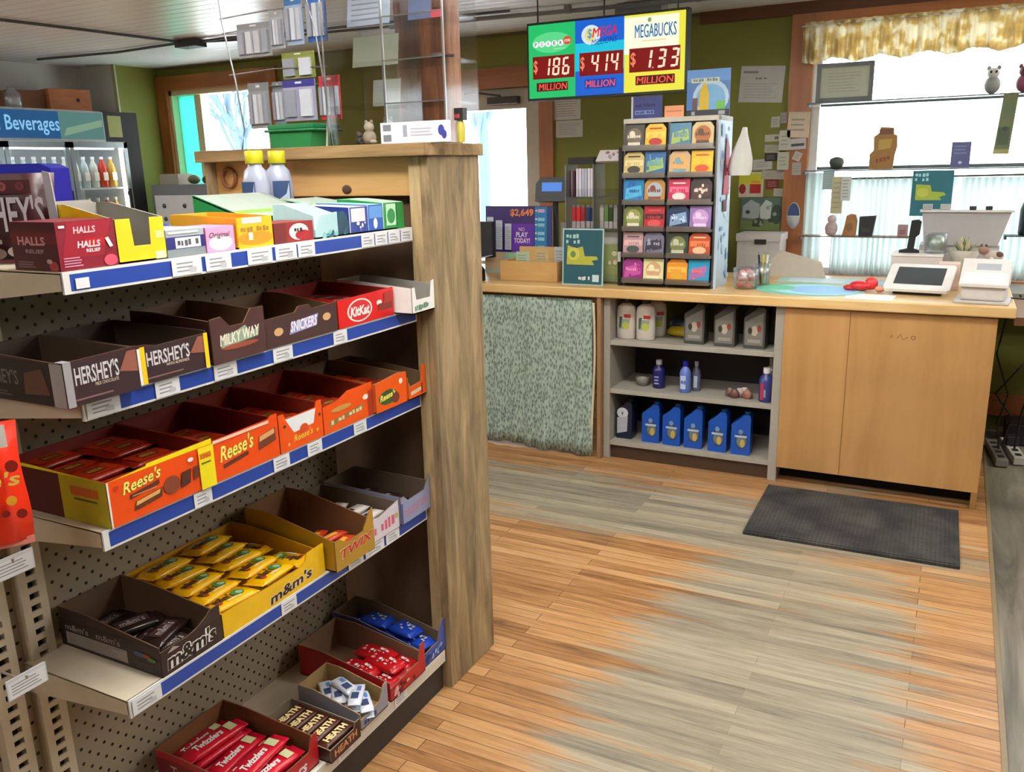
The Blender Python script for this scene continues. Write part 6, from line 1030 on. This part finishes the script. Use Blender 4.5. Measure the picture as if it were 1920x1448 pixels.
def teal2(F): F.rect(0, 0, 1, 1, M('#0c5c68')).blocks(.06, .86, .5, .95, 5, M('#9fd0e0')).blocks(.06, .76, .42, .84, 4, M('#9fd0e0'), 9).poly([(.1, .35), (.75, .35), (.7, .42), (.85, .46), (.8, .52), (.5, .54), (.45, .68), (.1, .7)], M('#98a838')).ell(.28, .52, .15, .1, M('#b0b848'))
cut('teal_poster', 'bright teal poster with a yellow splash taped in the big window', 'poster', -.235, 1.19, [(0, 0), (.195, 0), (.195, .235), (0, .235)], .003, M('#0c5c68', .5), teal2, 5.11)
for k, (x, z, w_, h_, c_, lab) in enumerate([(-.69, 1.33, .06, .1, '#8fa8ac', 'pale blue note hanging at the left edge of the big window'), (-.64, 1.20, .06, .20, '#b4ac84', 'long tan note hanging in the lower left of the big window'), (-.59, 1.27, .05, .13, '#c4cac8', 'white note hanging beside the long tan note')]): cut('hanging_note', lab, 'note', x, z, [(0, 0), (w_, 0), (w_, h_), (0, h_)], .002, M(c_, .6), lambda F: F.lines(.15, .1, .85, .9, 6, M('#8f9088'), .3), 5.125-.004*k, 'notes hanging in the big window')
q = MB(); q.lathe([(.01, 0), (.03, .01), (.04, .04), (.035, .06), (.01, .07)], mat=M('#3c4440', .5), seg=14, sy=.6); solo(q, 'small_dark_cap', 'small dark rounded item on the middle shelf at the left of the big window', 'ornament', (-.63, 5.18, 1.4355)) 
q = MB(); q.sph((0, 0, .04), .035, .03, .04, M('#b8a0a0', .6)); q.sph((0, 0, .09), .025, .022, .025, M('#c0a8a4', .6)); q.sph((.0, -.02, .02), .03, .02, .02, M('#a89490')); solo(q, 'plush_pig', 'small pink stuffed figure on the lower shelf of the big window', 'toy', (-.635, 5.18, 1.0755))
cut('brown_bag', 'small brown paper bag on the lower shelf of the big window', 'bag', -.575, 1.0755, [(0, 0), (.07, 0), (.075, .08), (.065, .115), (.04, .12), (.02, .11), (.012, .06)], .04, M('#9a6c3c', .7), lambda F: F.ell(.5, .4, .25, .2, M('#7a5028')), 5.16)
cut('black_box', 'small black box on the lower shelf of the big window', 'box', -.488, 1.0755, [(0, 0), (.07, 0), (.085, .11), (.0, .105)], .05, M('#18191c', .5), lambda F: F.rect(.15, .2, .7, .4, M('#2c2e34')), 5.16)
cut('pink_box', 'small pinkish box at the right end of the lower brown window shelf', 'box', -.29, 1.0755, [(0, 0), (.05, 0), (.05, .062), (0, .062)], .05, M('#a88a88', .5), lambda F: F.rect(.2, .2, .8, .6, M('#8c5c60')), 5.17)
for k, (x, c1, lab) in enumerate([(.09, '#8a8c88', 'round grey-white animal ornament on the upper shelf of the big window'), (.23, '#7c3c4c', 'dark red ornament on the upper shelf at the right edge of the picture')]):
    q = MB(); q.sph((0, 0, .045), .038, .03, .045, M(c1, .5)); q.sph((0, -.01, .1), .03, .025, .026, M('#c4c2bc' if k == 0 else '#6a2c3c', .5)); q.sph((-.012, -.034, .105), .006, .003, .007, BLACK, 8, 5); q.sph((.012, -.034, .105), .006, .003, .007, BLACK, 8, 5); q.sph((-.022, -.005, .125), .01, .006, .012, M(c1)); q.sph((.022, -.005, .125), .01, .006, .012, M(c1)); solo(q, 'animal_ornament', lab, 'ornament', (x, 5.18, 1.7955))
q = MB(); q.lathe([(.045, 0), (.05, .01), (.05, .13), (.04, .165), (.015, .18)], mat=M('#1a1e24', .35), seg=18); solo(q, 'black_speaker', 'black rounded speaker on the lower right window shelf', 'speaker', (.33, 5.18, 1.0905))

# ================================================================ cables, power strips, things by the right wall base
for k, (x0, y0, pts, lab) in enumerate([(0, 0, [(.262, 4.72, .79), (.23, 4.72, .55), (.30, 4.72, .35), (.27, 4.72, .2), (.29, 4.74, .06)], 'black cable looping down behind the counter end, left one'), (0, 0, [(.37, 4.80, .84), (.36, 4.80, .5), (.25, 4.80, .33), (.33, 4.80, .22), (.31, 4.81, .06)], 'black cable crossing behind the counter end, right one'), (0, 0, [(.30, 4.76, .84), (.42, 4.76, .55), (.37, 4.76, .25), (.36, 4.77, .06)], 'thin black cable hanging beside the crossing ones')]):
    q = MB(); q.tube([Vector(a).lerp(Vector(b_), t_/6) if False else Vector(a).lerp(Vector(b_), t_/4) for a, b_ in zip(pts, pts[1:]) for t_ in range(4)] + [pts[-1]], .005, M('#1c1c18')); solo(q, 'hanging_cable', lab, 'cable')
def strip(x, y, rz, label, c_):
    t_ = thing('power_strip', label, 'power strip', (x, y, .001), rz); q = MB(); q.box((-.028, -.17, 0), (.028, .17, .04), M(c_, .4)); q.build('body', t_, bevel=.004)
    for i in range(4): q = MB(); q.box((-.014, -.14+.075*i, .04), (.014, -.105+.075*i, .042), M('#2a2826')); q.build('outlet', t_)
    return t_
strip(.285, 4.80, .12, 'grey power strip on the dark floor close to the counter end', '#75706a'); strip(.36, 4.86, .15, 'white power strip on the dark floor right of the grey one', '#c4c0b8')
q = MB(); q.box((-.03, -.03, 0), (.03, .03, .05), M('#18181a')); solo(q, 'black_plug', 'black power adapter plugged into the white power strip', 'plug', (.355, 4.90, .0435), .15, bevel=.004)
q = MB(); q.box((0, 0, 0), (.24, .20, .11), M('#141416', .5)); solo(q, 'black_device', 'low black device on the floor by the back wall', 'device', (.33, 5.04, 0), bevel=.004)
q = MB(); q.box((0, 0, .0), (.16, .14, .008), M('#8c867c', .5)); 
for x in (.01, .15): q.tube([(x, .01, -.13), (x, .01, .0)], .004, M('#8c867c')); q.tube([(x, .13, -.13), (x, .13, .0)], .004, M('#8c867c'))
solo(q, 'wire_stand', 'small grey wire stand behind the power strips', 'stand', (.25, 5.06-.16, .131)) if False else None
q = MB(); q.tube([(.37, 4.70, .007), (.6, 4.75, .006), (.9, 4.72, .006), (1.3, 4.9, .006)], .005, M('#a8a498')); solo(q, 'floor_cable', 'pale cable running right from the white power strip', 'cord')

# ================================================================ drinks cooler on the left
ck = thing('drinks_cooler', 'glass-door drinks cooler with a lit blue header by the left wall', 'cooler', (-5.70, 3.2, 0), HP)   # local x along the wall, local -y faces the room
CW, CD, CH = 1.60, .66, 1.96
KB = M('#101011', .75); KI = M('#c4ccd0', .5)
for nm, a, c_, mm in (('side_wall', (0, .02, 0), (.03, CD, CH), KB), ('side_wall', (CW-.03, .02, 0), (CW, CD, CH), KB), ('rear_wall', (.03, CD-.02, .2), (CW-.03, CD, CH-.03), KI), ('base', (.03, .02, 0), (CW-.03, CD, .2), KB), ('top', (.03, .02, CH-.03), (CW-.03, CD, CH), M('#c4c6c8'))):
    q = MB(); q.box(a, c_, mm); q.build(nm, ck)
q = MB(); q.box((0, 0, CH-.215), (1.30, .02, CH-.005), M('#9aa4a8')); Fh = Face(q, (0, 0, CH-.20), (1, 0, 0), (0, 0, 1), 1.30, .185)
Fh.rect(0, 0, .72, 1, emis('#2a6aa4', .6)).rect(.72, 0, .995, 1, emis('#6fa39c', .55)).poly([(.74, .1), (.99, .5), (.99, .75), (.76, .4)], emis('#9cc4a4', .6)).text('Cold Beverages', .24, .12, .72, .82, emis('#8cc8f4', .95), 0, .012); q.build('lit_header', ck)
q = MB(); q.box((1.30, 0, CH-.215), (CW, .02, CH), KB); Face(q, (1.30, 0, CH-.19), (1, 0, 0), (0, 0, 1), .18, .17).rect(.2, .05, .85, .95, M('#7a7e1c', .4)); q.build('header_end', ck)  # yellow-green patch is a reflection painted on the black end
for k, (a, c_) in enumerate([(.0, .50), (.51, .985), (.995, 1.48)]):
    q = MB(); 
    for p_, s_ in (((a, 0, .2), (a+.03, .02, CH-.22)), ((c_-.03, 0, .2), (c_, .02, CH-.22)), ((a, 0, .2), (c_, .02, .24)), ((a, 0, CH-.26), (c_, .02, CH-.22))): q.box(p_, s_, M('#8c979c', .3, .5))
    dr = q.build('door', ck); q = MB(); q.box((a+.03, .008, .24), (c_-.03, .012, CH-.26), GLASS); q.build('glass', dr); q = MB(); q.box((c_-.05, -.03, .9), (c_-.035, -.015, 1.4), KB); q.box((c_-.05, -.015, .92), (c_-.035, 0, .95), KB); q.box((c_-.05, -.015, 1.35), (c_-.035, 0, 1.38), KB); q.build('handle', dr)
q = MB(); q.box((1.48, 0, .0), (CW, .02, CH-.215), KB); q.build('front_frame', ck)
for z in (.5, .8, 1.1, 1.4): q = MB(); q.box((.036, .06, z), (1.48, .60, z+.012), M('#d5dadc', .4)); q.build('wire_shelf', ck)
q = MB(); q.box((1.54, .03, .2), (1.569, CD-.02, CH-.03), KI); q.box((.03, .03, .2), (.034, CD-.02, CH-.03), KI); q.build('white_liner', ck)
q = MB(); q.box((1.44, .03, .3), (1.47, .05, 1.70), emis('#fff4dc', 10)); q.build('tube_lamp', ck)
q = MB(); q.box((.06, .05, 1.69), (1.4, .08, 1.71), emis('#f4faff', 10)); q.build('tube_lamp', ck)
cl_ = ['#b8c4c8', '#a8b8b0', '#c8ccc4', '#d8742c', '#c8341c', '#c4a44c']; rr = random.Random(21)
def drink(col): 
    t_ = MB(); t_.lathe([(.03, 0), (.032, .004), (.032, .13), (.025, .165), (.013, .19), (.013, .205)], mat=M(col, .25), seg=12); t_.cyl((0, 0, .205), .015, .018, M('#d8d8d8'), 10); Fq = Face(t_, (-.02, -.0325, .05), (1, 0, 0), (0, 0, 1), .04, .06); Fq.rect(0, 0, 1, 1, M('#e8e4dc')); return t_
protos = {}
for s_, z in enumerate((.815, 1.115, 1.415)):
    zn = ('third', 'second', 'top')[s_]
    for i in range(18):
        x = .08+i*.078; c_ = cl_[3+(i % 3)] if i > 15 else cl_[(i*2+s_) % 3]; p_ = (-5.70-.12, 3.2+x, z); lab = '%s drink bottle on the %s shelf of the cooler' % ('orange-red' if i > 15 else 'pale', zn)
        if c_ not in protos: protos[c_] = solo(drink(c_), 'drink_bottle', lab, 'bottle', p_, HP, 'drinks in the cooler')
        else: dup(protos[c_], p_, (0, 0, HP), lab, 'drinks in the cooler')
# on the cooler
bx = thing('wooden_box', 'old reddish wooden box with a round finger hole on top of the cooler', 'box', (-6.02, 4.32, 1.9605), HP-.25)
q = MB(); q.box((0, 0, 0), (.30, .25, .17), grain('old_box_wood', '#8a4c28', '#c07c4c', 0, 5, 6, .7)); Face(q, (0, 0, 0), (1, 0, 0), (0, 0, 1), .3, .17).ell(.68, .55, .05, .09, M('#2a1410')); q.build('body', bx, bevel=.003)
q = MB(); q.box((-.26, .06, 0), (-.005, .25, .155), M('#7c5238', .8)); solo(q, 'cardboard_box', 'plain brown cardboard box left of the wooden box on the cooler', 'box', (-6.02, 4.32, 1.9605), HP-.25)
q = MB(); q.lathe([(.05, 0), (.055, .01), (.055, .10), (.03, .13), (.028, .15), (.026, .15), (.028, .13), (.05, .10), (.05, .012), (.001, .01)], mat=HAZE_BAG, seg=18); solo(q, 'glass_jug', 'clear glass jug left of the cardboard box on the cooler', 'jug', (-5.92, 3.97, 1.9605))
q = MB(); q.sph((0, 0, .035), .04, .035, .035, M('#8a8c80', .6)); q.sph((.0, 0, .08), .022, .02, .02, M('#8a8c80', .6)); solo(q, 'grey_ornament', 'small grey ornament at the left on top of the cooler', 'ornament', (-5.92, 3.82, 1.9605))
# white panelled appliance below the left window
ap = thing('heater_cabinet', 'grey-topped white cabinet with dark knobs below the left window', 'cabinet', (-5.66, 4.82, 0))
q = MB(); q.box((0, 0, 0), (.85, .42, 1.42), M('#6c7074', .5)); q.build('body', ap, bevel=.004)
q = MB(); q.box((.04, -.012, 1.0), (.81, 0, 1.34), M('#d5dadc', .3)); Face(q, (.04, -.012, 1.0), (1, 0, 0), (0, 0, 1), .77, .34).rect(.78, 0, .97, 1, M('#8fc0d0', .3)); q.build('white_panel', ap)
for x in (.14, .36):
    for z in (1.1, 1.16, 1.26): q = MB(); q.sph((x, -.016, z), .018, .01, .018, M('#3a3f44')); q.build('knob', ap)
q = MB(); q.box((.05, .05, 1.42), (.25, .2, 1.50), M('#8f8878', .6)); q.sph((.35, .12, 1.455), .05, .05, .035, M('#5c6040')); q.sph((.48, .12, 1.45), .035, .035, .03, M('#3c4030'))
q.v = [(a-.0, b_, c_-1.42) for a, b_, c_ in q.v]; solo(q, 'clutter_basket', 'small tan and green clutter on the cabinet below the left window', 'ornament', (-5.66, 4.82, 1.4205))
